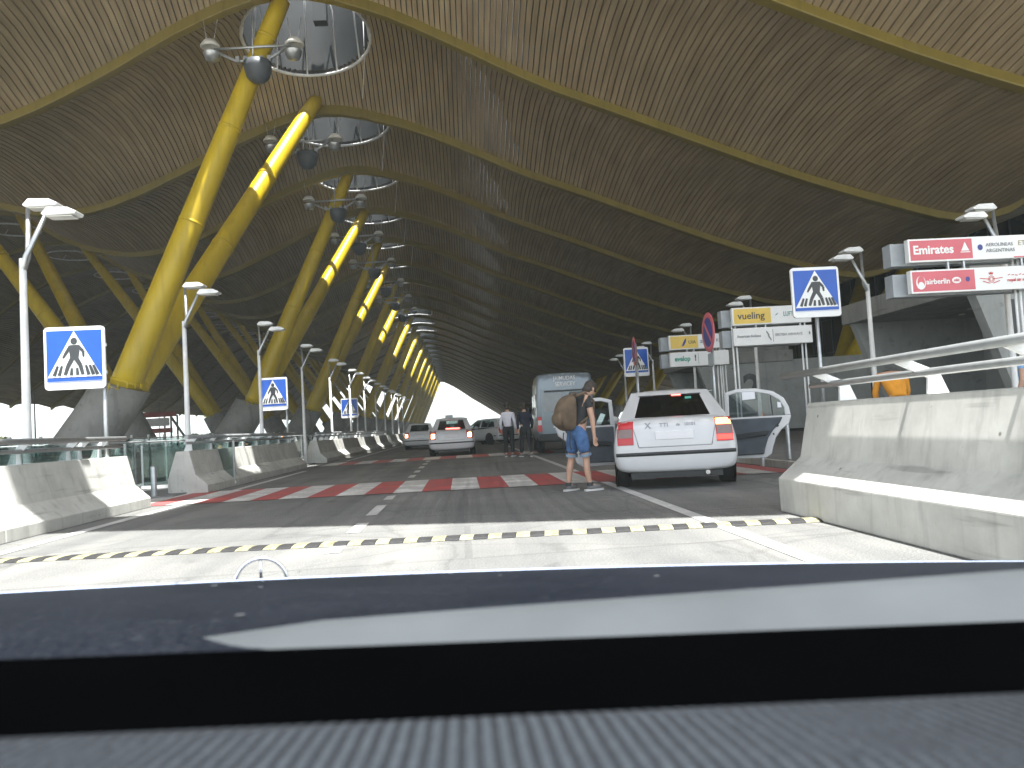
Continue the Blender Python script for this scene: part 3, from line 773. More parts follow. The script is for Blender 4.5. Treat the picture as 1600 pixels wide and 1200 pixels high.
t, f = airline_sign('yellow and white airline sign reading vueling, left of the tall crossing sign', 6.53, 18.5, 3.28, 2.79, 1.92, .42, .95, (.03, 1.72))
panel(t, 'yellow_panel', .04, .94, 3.28, .36, M['sign_yellow'])
lettering('lettering', 'vueling', .235, M['text_dark'], t, .13, -.009, 3.28, .003)
lettering('lettering', 'LUFTHANSA', .15, M['text_green'], t, 1.24, -.009, 3.29, .002, sx=.72)
e = MB(); e.prism([(1.03, 3.26), (1.09, 3.28), (1.12, 3.33), (1.07, 3.30)], lambda p, q, tt: (p, tt, q), -.010, -.006); e.build('emblem', M['text_green'], t)
panel(t, 'divider', .955, .965, 2.79, .30, M['text_grey'])
lettering('lettering', 'American Airlines', .095, M['text_grey'], t, .08, -.009, 2.80, .001, sx=.84)
e = MB(); e.prism(stroke((.80, 2.90), (.86, 2.80), .012, .016), lambda p, q, tt: (p, tt, q), -.010, -.006); e.prism(stroke((.84, 2.80), (.91, 2.68), .016, .01), lambda p, q, tt: (p, tt, q), -.0105, -.006)
e.build('emblem', M['text_grey'], t)
lettering('lettering', 'BRITISH AIRWAYS', .09, M['text_grey'], t, 1.01, -.009, 2.80, 0, sx=.92)
e = MB(); e.add([(1.85+.02*cos(2*pi*i/n), -.009, 2.81+.04*sin(2*pi*i/n)) for i in range(n)], [tuple(range(n))]); e.build('emblem', M['text_grey'], t)

t, f = airline_sign('lowest yellow and white airline sign reading evelop!, behind the round sign', 6.18, 23, 3.16, 2.66, 1.76, .42, .9, (1.45, 1.6))
panel(t, 'yellow_panel', .04, .86, 3.16, .36, M['sign_yellow'])
lettering('lettering', 'UIA', .14, M['text_dark'], t, .57, -.009, 3.15, .001, sx=1.)
e = MB(); e.prism([(.36, 3.03), (.44, 3.06), (.50, 3.17), (.52, 3.28), (.47, 3.24), (.42, 3.16)], lambda p, q, tt: (p, tt, q), -.010, -.006); e.build('emblem', M['text_blue'], t)
lettering('lettering', 'evelop', .20, M['text_teal'], t, .13, -.009, 2.67, .006, sx=.88); lettering('lettering', '!', .24, M['text_dark'], t, .72, -.009, 2.68, .006)
panel(t, 'divider', .84, .85, 2.66, .30, M['text_grey'])
lettering('lettering', 'KLM', .13, M['text_grey'], t, 1.40, -.009, 3.17, .001); lettering('lettering', 'a', .2, M['text_grey'], t, .92, -.009, 3.17, .001)

# ------------------------------------------------------------------ entrance portals
def portal(label, x, ya, yb, num, numx, W=4.6):
    t = empty('entrance_portal', label, 'entrance', (x, ya, 0))
    d = yb-ya
    fin = [(0, 3.42), (W, 3.52), (W, .1), (1.2, .1), (.95, .6)]
    for yy, nm in ((0, 'near_fin'), (d-.3, 'far_fin')):
        m = MB(); m.prism(fin, lambda p, q, tt: (p, tt, q), yy, yy+.3); m.build('fin_wall', M['fair'], t, bevel=.01)
    m = MB(); m.box((2.3, d/2, 3.66), (4.9, d+.3, .55)); m.build('roof_slab', M['pier'], t, bevel=.02)
    m = MB(); m.box((3.2, d/2, 4.2), (3.0, d-.4, .5)); m.build('upper_box', M['pier'], t, bevel=.02)
    m = MB(); m.box((3.9, d/2, 1.75), (.2, d-.62, 3.28)); m.build('back_wall', M['fair'], t)
    m = MB(); m.box((3.76, d*.30, 1.35), (.06, d*.34, 2.5)); dr = m.build('glass_door', M['hall_glass'], t)
    m = MB(); m.box((3.72, d*.30, 1.35), (.03, .06, 2.5)); m.build('door_stile', M['galv'], dr)
    for i in range(3):
        m = MB(); m.lathe([(.08, 0), (.08, -.03), (.001, -.03)], (1.5+.5*i, d*(.35+.2*i), 3.38), 12); m.build('downlight', M['reflector'], t)
    for xx in (2.1, 3.4):
        m = MB(); m.box((xx, -.004, 1.8), (.02, .006, 3.3)); m.build('panel_joint', M['text_grey'], t)
    lettering('number', num, 1.75, M['sign_dark'], t, numx, -.006, 2.45 if num == '1' else 2.15, .05, 'CENTER')
    return t
portal('near concrete entrance portal with slanted fin walls, numbered 1, behind the right railing', 11.45, 16.9, 22.6, '1', .85)
p2 = portal('farther concrete entrance portal numbered 2, behind the open taxi door', 11.5, 38.0, 43.6, '2', 2.65, 8.6)
# dark curtain wall of the hall
hf = empty('hall_facade', 'dark glazed terminal hall wall far right under the roof edge', 'building', (34, 4, 0))
m = MB(); m.box((0, 40, 5.9), (.3, 80, 11.8)); m.build('glazing', M['hall_glass'], hf)
m = MB()
for i in range(41): m.box((-.2, i*2, 5.9), (.1, .08, 11.8))
for z in (3., 6., 9.): m.box((-.19, 40, z), (.08, 80, .1))
m.build('mullion', M['flood_dark'], hf)

# ------------------------------------------------------------------ cars
def wheel(r=.31, w=.20):
    b = MB(); b.lathe([(r*.62, -w/2), (r*.93, -w/2), (r, -w/2+.03), (r, w/2-.03), (r*.93, w/2), (r*.62, w/2)], (0, 0, 0), 28, 0, 'X')
    return b
def add_wheel(parent, x, y, r=.31, w=.20):
    t = wheel(r, w).build('wheel', M['rubber'], parent, loc=(x, y, r))
    m = MB(); s = 1 if x > 0 else -1
    m.lathe([(r*.64, -w*.46), (r*.64, w*.46)], (0, 0, 0), 28, 0, 'X')
    m.lathe([(.001, s*w*.36), (.06, s*w*.40), (r*.5, s*w*.30), (r*.64, s*w*.46)], (0, 0, 0), 28, 0, 'X')
    m.build('rim', M['rim'], t)
    m = MB()
    for k in range(7):
        a = 2*pi*k/7; m.prism([(-.025, .07), (.025, .07), (.035, r*.56), (-.035, r*.56)], lambda p, q, tt: (tt, p*cos(a)-q*sin(a), p*sin(a)+q*cos(a)), s*w*.37, s*w*.43)
    m.build('spoke', M['rim'], t)
    return t
def loft(stations, mirror=True):
    """half sections (x>=0) bottom centre to top centre -> closed shell"""
    b = MB(); n = len(stations[0]); vs = []
    for st in stations: vs += [(x, y, z) for x, y, z in st]
    m = len(stations)
    fs = [(i*n+j, i*n+j+1, (i+1)*n+j+1, (i+1)*n+j) for i in range(m-1) for j in range(n-1)]
    caps = [tuple(range(n)), tuple((m-1)*n+j for j in range(n))]
    b.add(vs, fs+caps, 0, True)
    b.add([(-x, y, z) for x, y, z in vs], fs+caps, 0, True)
    return b
def frame_face(b, g, outer, inner, mi=0):
    """ring of four quads between an opening and its surround, and the pane that fills it"""
    b.add(list(outer)+list(inner), [(i, (i+1) % 4, 4+(i+1) % 4, 4+i) for i in range(4)], mi, False)
    g.add(inner, [(0, 1, 2, 3)], 0, False)
def inset(q, l, r, bt, tp):
    """opening inside quad q (bl, br, tr, tl) by fractions of its sides"""
    bl, br, tr, tl = [Vector(p) for p in q]
    def P(u, v): return bl.lerp(br, u).lerp(tl.lerp(tr, u), v)
    return [P(l, bt), P(1-r, bt), P(1-r, 1-tp), P(l, 1-tp)]
def car(name, label, paint, loc, rz, L=4.5, W=1.73, H=1.43, tail='saloon', group=None, lit=True, doors=False, cat='car'):
    """y = 0 at the rear bumper, +y forward"""
    t = empty(name, label, cat, loc, rz, group); w = W/2
    k = L/4.5
    def st(y, zb, wl, wm, ws, zs, zt, zm=.56):
        # bottom centre, sill, bumper low, widest, shoulder, deck edge, deck centre
        return [(0, y, zb), (wl*.86, y, zb), (wl, y, zb+.07), (wm, y, zm-.12), (wm, y, zm+.10), (ws+.012, y, zs-.05), (ws*.955, y, zs), (ws*.6, y, zt-.008), (0, y, zt)]
    deck = 1.015 if tail == 'saloon' else 1.02
    rows = [st(.0, .30, w*.80, w*.86, w*.80, .62, .66), st(.03, .25, w*.90, w*.95, w*.88, .80, .84), st(.10, .23, w*.955, w*.985, w*.90, .955, .985),
            st(.28, .22, w*.97, w, w*.905, .985, deck), st(.62*k, .22, w*.97, w, w*.915, .955, deck-.01), st(1.35*k, .21, w*.96, w, w*.93, .94, .95),
            st(2.3*k, .20, w*.96, w, w*.93, .92, .93), st(3.25*k, .21, w*.96, w*.995, w*.92, .90, .92), st(3.8*k, .22, w*.95, w*.985, w*.88, .84, .87),
            st(4.25*k, .23, w*.92, w*.94, w*.80, .74, .77), st(4.45*k, .28, w*.80, w*.82, w*.66, .62, .64)]
    body = loft(rows).build('body', paint, t, sub=2)
    bpy.context.view_layer.update()
    bvh = BVHTree.FromObject(body, bpy.context.evaluated_depsgraph_get())
    def ry(z, x=0.):
        h = bvh.ray_cast(Vector((x, -1, z)), Vector((0, 1, 0)))
        return h[0].y if h[0] is not None and h[0].y < 1. else None
    def sy(x, z):
        q = abs(x)
        while q > 0:
            v = ry(z, math.copysign(q, x))
            if v is not None: return v
            q -= .01
        return 0.
    # cabin: roof, pillars, panes
    cb, gl = MB(), MB()
    zr = H-.035; wr = w*.665; wb = w*.885; zb = deck-.035
    if tail == 'saloon': y0, y1, y2, y3 = .62*k, 1.28*k, 2.42*k, 3.30*k
    elif tail == 'lift': y0, y1, y2, y3 = .46*k, 1.22*k, 2.42*k, 3.30*k
    else: y0, y1, y2, y3 = .14*k, .50*k, 2.35*k, 3.25*k
    B = lambda s, y: (s*wb, y, zb); T = lambda s, y: (s*wr, y, zr)
    q = [(-wb*.96, y0, zb), (wb*.96, y0, zb), (wr, y1, zr), (-wr, y1, zr)]; frame_face(cb, gl, q, inset(q, .13, .13, .06, .13) if tail != 'hatch' else inset(q, .09, .09, .10, .10))
    q = [(wb, y3, zb), (-wb, y3, zb), (-wr, y2, zr), (wr, y2, zr)]; frame_face(cb, gl, q, inset(q, .06, .06, .03, .06))
    ym = 1.92*k
    for s in (-1, 1):
        pts = [(B(s, y0), B(s, ym), T(s, ym), T(s, y1)), (B(s, ym), B(s, y3), T(s, y2), T(s, ym))]
        for q, l, r in ((pts[0], .20, .05), (pts[1], .05, .07)):
            if s > 0: q = (q[1], q[0], q[3], q[2]); l, r = r, l
            frame_face(cb, gl, q, inset(q, l, r, .06, .10))
    roof = []
    nx, ny = 8, 6
    for j in range(ny+1):
        for i in range(nx+1):
            u, v = i/nx*2-1, j/ny
            roof.append((u*wr, y1+(y2-y1)*v, zr+.038*(1-u**4)*(1-(2*v-1)**4)))
    cb.add(roof, [(j*(nx+1)+i, j*(nx+1)+i+1, (j+1)*(nx+1)+i+1, (j+1)*(nx+1)+i) for j in range(ny) for i in range(nx)], 0, True)
    cab = cb.build('cabin', paint, t)
    so = cab.modifiers.new('skin', 'SOLIDIFY'); so.thickness = .035; so.offset = -1
    bv = cab.modifiers.new('edge', 'BEVEL'); bv.width = .018; bv.segments = 2; bv.limit_method = 'ANGLE'; bv.angle_limit = radians(25)
    gl.build('window', M['taxi_glass'] if doors else M['car_glass'], t)
    # seats
    for s in (-1, 1):
        for yy in (1.15*k if tail != 'van' else 1.0, 2.1*k):
            m = MB(); m.box((s*.36, yy, 1.02), (.48, .14, .40)); m.box((s*.36, yy-.02, 1.27), (.24, .09, .15)); m.build('seat', M['seat'], t, bevel=.03)
    m = MB(); m.box((0, 3.0*k, .97), (1.36, .4, .12)); m.build('dash_top', M['seat'], t)
    # lights
    for s in (-1, 1):
        xo, zc = s*w*.785, .80
        lp = lambda off: (lambda p, q, tt: (xo+p-s*.05*max(0, q+.05), tt+off+sy(xo+p-s*.05*max(0, q+.05), zc+q), zc+q))
        def lens(nm, ww, z0, z1, mat, par, off):
            m = MB(); n_ = 8; pts = [(-ww/2, z0), (-ww/4, z0), (0, z0), (ww/4, z0), (ww/2, z0)]+[(ww/2, z0+(z1-z0)*i/4) for i in range(1, 4)]+[(ww/2-.015, z1), (ww/4, z1), (0, z1), (-ww/4, z1), (-ww/2+.015, z1)]+[(-ww/2, z0+(z1-z0)*i/4) for i in (3, 2, 1)]
            gx = [-ww/2+ww*i/6 for i in range(7)]; gz = [z0+(z1-z0)*i/6 for i in range(7)]; f = lp(0)
            fr = [f(a_, b_, off) for b_ in gz for a_ in gx]; bk = [f(a_, b_, off+.06) for b_ in gz for a_ in gx]
            fc = [(r*7+c, r*7+c+1, r*7+c+8, r*7+c+7) for r in range(6) for c in range(6)]
            rim = [r for r in range(7)]+[7*r+6 for r in range(1, 7)]+[42+c for c in range(5, -1, -1)]+[7*r for r in range(5, 0, -1)]
            m.add(fr+bk, fc+[(rim[i], rim[(i+1) % len(rim)], 49+rim[(i+1) % len(rim)], 49+rim[i]) for i in range(len(rim))], 0, False)
            return m.build(nm, mat, par)
        tl = lens('tail_lamp', .225, -.165, .165, M['lamp_red'], t, -.010)
        if name == 'taxi' and doors:
            lens('indicator_lens', .20, .065, .150, M['lamp_amber'] if s > 0 else M['lamp_red'], tl, -.016)
            lens('reversing_lens', .20, -.065, .055, M['lens_smoke'], tl, -.016)
            lens('brake_lens', .21, -.145, -.075, M['lamp_lit'] if s > 0 else M['lamp_red'], tl, -.016)
        elif lit:
            lens('lit_bulb', .13, -.11, .06, M['lamp_hot'], tl, -.016)
    if tail != 'hatch':
        for pts in ([(-.585, .955), (-.575, .90), (-.545, .80), (-.52, .70), (-.50, .60)], [(.585, .955), (.575, .90), (.545, .80), (.52, .70), (.50, .60)], [(-.50+.1*i_, .595) for i_ in range(11)]):
            m = MB(); m.tube([(px_, sy(px_, pz_)-.001, pz_) for px_, pz_ in pts], .006, 5); m.build('boot_seam', M['text_grey'], t)
    # bumper strip, plate, seams, mirror, wheels
    m = MB(); vs = []; edge = max(q/200*w for q in range(150, 201) if ry(.50, q/200*w) is not None)
    path = [-edge+2*edge*q/40 for q in range(41)]; pz = .50
    path = [(a_, sy(a_, pz)) for a_ in path]
    side = [(w*.985, .22), (w*1.0, .34), (w*1.004, .48)]
    path = [(-a_, b_) for a_, b_ in side[::-1]]+path+side
    for a_, b_ in path: vs += [(a_, b_-.004, pz-.026), (a_*1.003, b_-.012, pz), (a_, b_-.004, pz+.026), (a_*.96, b_+.05, pz+.026), (a_*.96, b_+.05, pz-.026)]
    m.add(vs, [(5*i+c, 5*i+5+c, 5*i+5+(c+1) % 5, 5*i+(c+1) % 5) for i in range(len(path)-1) for c in range(5)], 0, False)
    m.build('bumper_strip', M['black_plastic'], t)
    m = MB(); m.box((0, ry(.75)+.008, .75), (.52, .05, .115)); m.build('number_plate', M['plate'], t, bevel=.004)
    m = MB(); m.box((0, .30, .20), (W*.72, .5, .08)); m.build('underbody', M['black_plastic'], t)
    for s in (-1, 1):
        m = MB(); m.sphere((s*(w+.07), 3.02*k, 1.0), .10, 12, 0, (1., .55, .7)); m.build('side_mirror', paint, t)
    for y in (.92*k, 3.52*k):
        for s in (-1, 1): add_wheel(t, s*(w-.115), y)
    for y in (.92*k, 3.52*k):
        for s in (-1, 1):
            m = MB(); m.lathe([(.36, -.004), (.001, -.004)], (s*(w-.0), y, .33), 24, 0, 'X'); m.build('wheel_arch', M['black_plastic'], t)
    return t
def door_open(parent, s, hinge, ang):
    """rear door swung open; s=+1 right door. local +p runs from hinge to the door's rear edge"""
    o = empty('door', None, None); del_keys = [k_ for k_ in ('label', 'category') if k_ in o]
    o.parent = parent; o.location = hinge; o.rotation_euler = (0, 0, 0)
    dx, dy = s*sin(ang), -cos(ang)            # direction from hinge to rear edge
    nx, ny = -dy*s, dx*s                      # outward (outer skin side)
    out = [(.0, .27), (.0, .92), (.03, 1.335), (.22, 1.385), (.52, 1.375), (.78, 1.31), (.93, 1.20), (1.0, 1.05), (1.02, .90), (.98, .79), (.86, .70), (.77, .58), (.72, .44), (.69, .33), (.60, .27)]
    hole = [(.075, .93), (.09, 1.29), (.22, 1.325), (.50, 1.318), (.72, 1.265), (.86, 1.17), (.925, 1.05), (.93, .93)]
    pos = lambda p, q, tt: (dx*p+nx*tt, dy*p+ny*tt, q)
    m = MB(); m.prism([(p, q) for p, q in out if q < .94 or p > .99]+[], lambda p, q, tt: pos(p, min(q, .93), tt), .0, .05)
    lower = [(.0, .27), (.0, .925), (1.018, .925), (1.02, .90), (.98, .79), (.86, .70), (.77, .58), (.72, .44), (.69, .33), (.60, .27)]
    m = MB(); m.prism(lower, pos, .0, .07)
    fr_o = [(.0, .925), (.03, 1.335), (.22, 1.385), (.52, 1.375), (.78, 1.31), (.93, 1.20), (1.0, 1.05), (1.018, .925)]
    for i in range(len(fr_o)-1):
        a, b_, c, d = fr_o[i], fr_o[i+1], hole[i+1], hole[i]
        m.prism([a, b_, c, d], pos, .01, .055)
    sk = m.build('door_skin', M['car_white'], o, bevel=.012)
    tr = [(.05, .315), (.04, .90), (.90, .90), (.84, .80), (.74, .70), (.66, .58), (.60, .42), (.58, .33)]
    m = MB(); m.prism(tr, pos, -.035, .004); m.build('trim_panel', M['trim'], o, bevel=.02)
    m = MB(); m.prism([(.12, .66), (.70, .70), (.64, .62), (.14, .58)], pos, -.075, -.03); m.build('armrest', M['seat'], o, bevel=.015)
    m = MB(); m.prism([(p, q) for p, q in hole], pos, .025, .031); m.build('window', M['door_glass'], o)
    m = MB(); m.prism([(.74, .93), (.755, .93), (.74, 1.25), (.725, 1.25)], pos, .012, .024); m.build('window_divider', M['black_plastic'], o)
    m = MB(); m.prism([(.80, .74), (.835, .76), (.82, .80), (.79, .78)], pos, -.006, .0); m.prism([(.74, .62), (.76, .63), (.75, .66), (.73, .65)], pos, -.006, .0); m.build('latch', M['black_plastic'], o)
    if s > 0:
        m = MB(); m.prism([(.30, 1.20), (.50, 1.21), (.50, 1.325), (.30, 1.33)], pos, .014, .0245); m.build('paper_notice', M['paper'], o)
        m = MB(); m.prism([(.83, 1.05), (.89, 1.05), (.88, 1.13), (.83, 1.14)], pos, .014, .0245); m.build('sticker', M['paper'], o)
    return o
TY = radians(-13)
taxi = car('taxi', 'white taxi with both rear doors open, stopped at the right kerb', M['car_white'], (2.93, 10.95, 0), TY, tail='lift', doors=True)
door_open(taxi, 1, (.875, 1.98, 0), radians(74)); door_open(taxi, -1, (-.875, 1.98, 0), radians(66))
# boot lid lettering, badge, third brake light, air freshener, exhaust, sensors
tb = [o for o in kids(taxi) if o.name.startswith('body')][0]
tbvh = BVHTree.FromObject(tb, bpy.context.evaluated_depsgraph_get())
def tz(z): return tbvh.ray_cast(Vector((0, -1, z)), Vector((0, 1, 0)))[0].y
sl_ = atan2(.06, tz(.92)-tz(.86))
for tx, sz, px_ in (('X', .12, -.40), ('TTI', .085, -.20), ('de', .055, .03), ('10101', .065, .14)):
    lettering('lettering', tx, sz, M['text_grey'], taxi, px_, tz(.89)-.004, .89, .001, rot=(sl_, 0, 0))
m = MB(); m.box((.10, 1.10, 1.32), (.14, .03, .035)); m.build('brake_light', M['led_red'], taxi)
m = MB(); m.box((.27, .98, 1.25), (.09, .012, .09)); m.build('sticker', M['text_teal'], taxi)
m = MB(); m.tube([(.42, -.01, .215), (.42, .35, .215)], .03, 12); m.build('exhaust_tip', M['chrome'], taxi)
m = MB()
for a in (-.70, .70): m.box((a, .045, .40), (.05, .03, .035))
m.build('parking_sensor', M['text_grey'], taxi)

ft = car('taxi', 'white taxi with lit brake lights and red rear display, next ahead in the queue', M['car_white'], (-.42, 30.6, 0), radians(-1), W=1.78, H=1.47, tail='saloon')
m = MB(); m.box((.05, .72, 1.0), (.55, .05, .12)); m.build('rear_display', M['led_red'], ft)
m = MB(); m.box((-.1, 1.6, 1.50), (.30, .14, .16)); m.build('roof_light', M['grey_box'], ft, bevel=.02)
car('car', 'white car with brake lights on, farther ahead in the left lane', M['car_white'], (-2.35, 44, 0), 0, W=1.76, H=1.45)
car('car', 'white hatchback pulling out to the left beyond the queueing taxi', M['car_white'], (2.75, 46, 0), radians(38), L=4.2, H=1.5, tail='hatch', lit=False)
car('car', 'dark car far ahead, roof showing above the white hatchback', M['car_dark'], (1.6, 62, 0), 0, H=1.52, tail='hatch', lit=False)
car('car', 'dark car farthest ahead, seen between the two white cars', M['car_dark'], (-.9, 70, 0), 0, H=1.5, tail='hatch', lit=False)

# ------------------------------------------------------------------ van
van = empty('van', 'tall silver blue van with lettering over its rear doors, parked ahead of the taxi', 'van', (3.5, 26.6, 0), radians(-3))
def vst(y, w, zb, zt, r):
    return [(0, y, zb), (w*.9, y, zb), (w, y, zb+.12), (w*1.0, y, 1.2), (w*.975, y, 1.9), (w*.94, y, zt-r*.5), (w*.91, y, zt-r*.08), (w*.5, y, zt), (0, y, zt+.02)]
vb = loft([vst(0, .96, .42, 2.62, .22), vst(.06, .99, .38, 2.67, .2), vst(.3, 1.0, .36, 2.70, .18), vst(2, 1.0, .36, 2.72, .18), vst(4., 1.0, .36, 2.70, .18), vst(4.6, .98, .36, 2.3, .3), vst(5.2, .95, .36, 1.6, .3), vst(5.6, .85, .4, 1.1, .2)])
vb.build('body', M['car_silver'], van, sub=1)
for s in (-1, 1):
    m = MB(); m.prism(rrect(.80, 1.55, .05), lambda p, q, tt: (s*.43+p, tt, 1.35+q), -.012, .03); dr = m.build('rear_door', M['car_silver'], van, bevel=.012)
    m = MB(); m.prism(rrect(.62, .62, .06), lambda p, q, tt: (s*.43+p, tt, 1.72+q), -.02, -.0125); m.build('window', M['hall_glass'] if s > 0 else M['grey_box'], dr)
    m = MB(); m.prism(rrect(.14, .5, .03), lambda p, q, tt: (s*.90+p, tt, 1.0+q), -.02, .05); tl = m.build('tail_lamp', M['lamp_red'], van)
    m = MB(); m.prism(rrect(.12, .16, .02), lambda p, q, tt: (s*.90+p, tt, 1.05+q), -.026, -.0205); m.build('reversing_lens', M['plate'], tl)
    m = MB(); m.sphere((s*1.12, 4.5, 1.5), .16, 10, 0, (.8, .5, 1.2)); m.build('side_mirror', M['black_plastic'], van)
    for y in (.95, 4.6): add_wheel(van, s*.86, y, .34, .22)
    for y in (1.2, 2.9):
        m = MB(); m.prism(rrect(1.4, .62, .08), lambda p, q, tt: (s*(.975+tt), y+p, 1.72+q), -.02, .012); m.build('window', M['hall_glass'], van)
m = MB(); m.box((0, -.05, .55), (1.9, .16, .24)); m.build('bumper', M['black_plastic'], van, bevel=.03)
m = MB(); m.box((-.05, -.03, 2.08), (1.3, .04, .05)); m.build('wiper_rail', M['black_plastic'], van)
m = MB(); m.box((-.2, -.028, .92), (.5, .02, .12)); m.build('number_plate', M['plate'], van)
m = MB(); m.box((0, -.02, 1.1), (.02, .02, .2)); m.build('handle', M['black_plastic'], van)
lettering('lettering', 'JAIMUDAS', .19, M['sign_white'], van, 0, -.012, 2.50, .002, 'CENTER', sx=.85); lettering('lettering', 'SERVICEY', .19, M['sign_white'], van, .02, -.012, 2.30, .002, 'CENTER', sx=.85)
# ------------------------------------------------------------------ people
def skinned(name, chain, edges, root, mat, parent, sub=2):
    me = bpy.data.meshes.new(name); keys = list(chain); idx = {k_: i for i, k_ in enumerate(keys)}
    bm = bmesh.new(); lay = bm.verts.layers.skin.verify()
    vs = [bm.verts.new(chain[k_][0]) for k_ in keys]
    for v, k_ in zip(vs, keys):
        r = chain[k_][1]; v[lay].radius = (r if isinstance(r, tuple) else (r, r)); v[lay].use_root = (k_ == root)
    for a, b_ in edges: bm.edges.new((vs[idx[a]], vs[idx[b_]]))
    bm.to_mesh(me); bm.free()
    o = bpy.data.objects.new('tmp', me); COL.objects.link(o)
    s_ = o.modifiers.new('s', 'SKIN'); s_.use_smooth_shade = True
    o.modifiers.new('u', 'SUBSURF').levels = sub
    dg = bpy.context.evaluated_depsgraph_get(); dg.update()
    m2 = bpy.data.meshes.new_from_object(o.evaluated_get(dg)); bpy.data.objects.remove(o)
    m2.name = name; m2.materials.clear(); m2.materials.append(mat)
    for p in m2.polygons: p.use_smooth = True
    r = bpy.data.objects.new(name, m2); COL.objects.link(r); r.parent = parent
    return r
def hand(ch, ed, side, wrist, hd, fw):
    """palm and five bent fingers hanging along hd; fw = way the palm's thumb side points"""
    hd = Vector(hd).normalized(); fw = Vector(fw).normalized(); sd = hd.cross(fw).normalized(); w = Vector(wrist)
    pk = 'palm'+side; ch[pk] = (w+hd*.06, .030); ed.append(('wrist'+side, pk))
    for i, (off, ln) in enumerate(((.030, .068), (.011, .078), (-.009, .072), (-.028, .055))):
        a, b_, c = f'fa{i}{side}', f'fb{i}{side}', f'fc{i}{side}'
        ch[a] = (w+hd*.098+fw*off, .0105); ch[b_] = (w+hd*(.098+ln*.55)+fw*off+sd*.008, .0092); ch[c] = (w+hd*(.098+ln*.9)+fw*off+sd*.026, .0080)
        ed += [(pk, a), (a, b_), (b_, c)]
    ch['ta'+side] = (w+hd*.055+fw*.042, .012); ch['tb'+side] = (w+hd*.095+fw*.058, .0095); ed += [(pk, 'ta'+side), ('ta'+side, 'tb'+side)]
def person(label, loc, rz, J, top, bottom, shoes, group=None, short=True, hairm='hair', sleeve='short', scale=1., bald=False):
    """J: joints in local space, +x forward, +y left"""
    t = empty('person', label, 'person', loc, rz, group); t.scale = (scale,)*3
    V = {k_: Vector(p) for k_, p in J.items()}
    ch, ed = {}, []
    def a(k_, p, r, *to):
        ch[k_] = (Vector(p), r)
        for q in to: ed.append((q, k_))
    a('pelvis', V['pelvis'], .125); a('waist', V['pelvis'].lerp(V['chest'], .45), .112, 'pelvis'); a('chest', V['chest'], .128, 'waist')
    a('neckb', V['neck'], .062, 'chest'); hd = (V['head']-V['neck']).normalized()
    a('neckt', V['neck'].lerp(V['head'], .45), .054, 'neckb')
    f = V['face'].normalized() if 'face' in V else Vector((1, 0, 0))
    up = (V['head']-V['neck']).normalized()
    a('jaw', V['head']-up*.055+f*.030, .066, 'neckt'); a('skull', V['head']+up*.015-f*.006, .088, 'jaw'); a('crown', V['head']+up*.075-f*.012, .070, 'skull')
    for s in 'LR':
        sg = 1 if s == 'L' else -1
        a('sh'+s, V['sh'+s], .058, 'chest'); a('el'+s, V['el'+s], .040, 'sh'+s); a('fo'+s, V['el'+s].lerp(V['wr'+s], .35), .037, 'el'+s); a('wrist'+s, V['wr'+s], .025, 'fo'+s)
        hand(ch, ed, s, V['wr'+s], V['wr'+s]-V['el'+s]+Vector((0, 0, -.02)), (1, .1*-sg, .25))
        a('hip'+s, V['hip'+s], .092, 'pelvis'); a('th'+s, V['hip'+s].lerp(V['kn'+s], .5), .076, 'hip'+s); a('kn'+s, V['kn'+s], .054, 'th'+s)
        a('ca'+s, V['kn'+s].lerp(V['an'+s], .35)+Vector((-.015, 0, 0)), .053, 'kn'+s); a('an'+s, V['an'+s], .036, 'ca'+s)
        a('toe'+s, V['an'+s]+V['foot'+s]*.15+Vector((0, 0, -.045)), .034, 'an'+s)
    skinned('body', ch, ed, 'pelvis', M['skin'], t)
    # face: nose, ears, eyes
    hc = V['head']; side = up.cross(f).normalized()
    m = MB(); m.sphere(hc+f*.094-up*.02, .017, 8, 0, (1, 1, 1.3))
    for s in (-1, 1): m.sphere(hc+side*s*.086-up*.005, .022, 8, 0, (.8, .6, 1.3))
    m.build('face_detail', M['skin'], t)
    m = MB()
    for s in (-1, 1): m.sphere(hc+f*.080+side*s*.032+up*.012, .012, 8)
    m.sphere(hc+f*.083-up*.062, .014, 8, 0, (.6, 1.4, .35)); m.build('eyes_and_mouth', M['eye'], t)
    m = MB(); Rm = Matrix((f-up*f.dot(up), side, up)).transposed()
    m.sphere((0, 0, 0), .104, 18, 0, (1., .90, .98)); m.sphere((-.012, 0, -.075), .078, 14, 0, (.9, .95, .9))
    c_ = hc+up*.040-f*.022; m.v = [tuple(c_+Rm @ Vector(p_)) for p_ in m.v]
    m.build('hair', M[hairm], t)
    # top
    c2 = {'p': (V['pelvis']+Vector((.0, 0, .02)), .147), 'w': (V['pelvis'].lerp(V['chest'], .5), .138), 'c': (V['chest'], .148), 'n': (V['neck']-up*.01, .075)}
    e2 = [('p', 'w'), ('w', 'c'), ('c', 'n')]
    for s in 'LR':
        c2['s'+s] = (V['sh'+s]+Vector((0, 0, -.01)), .066); e2.append(('c', 's'+s))
        tip = .55 if sleeve == 'short' else 1.
        c2['e'+s] = (V['sh'+s].lerp(V['el'+s], tip), .062 if sleeve == 'short' else .056); e2.append(('s'+s, 'e'+s))
        if sleeve == 'long': c2['w'+s] = (V['el'+s].lerp(V['wr'+s], .95), .042); e2.append(('e'+s, 'w'+s))
    skinned('shirt', c2, e2, 'w', top, t)
    c3 = {'p': (V['pelvis']+Vector((0, 0, .03)), .140), 'q': (V['pelvis']+Vector((0, 0, .10)), .132)}; e3 = [('p', 'q')]
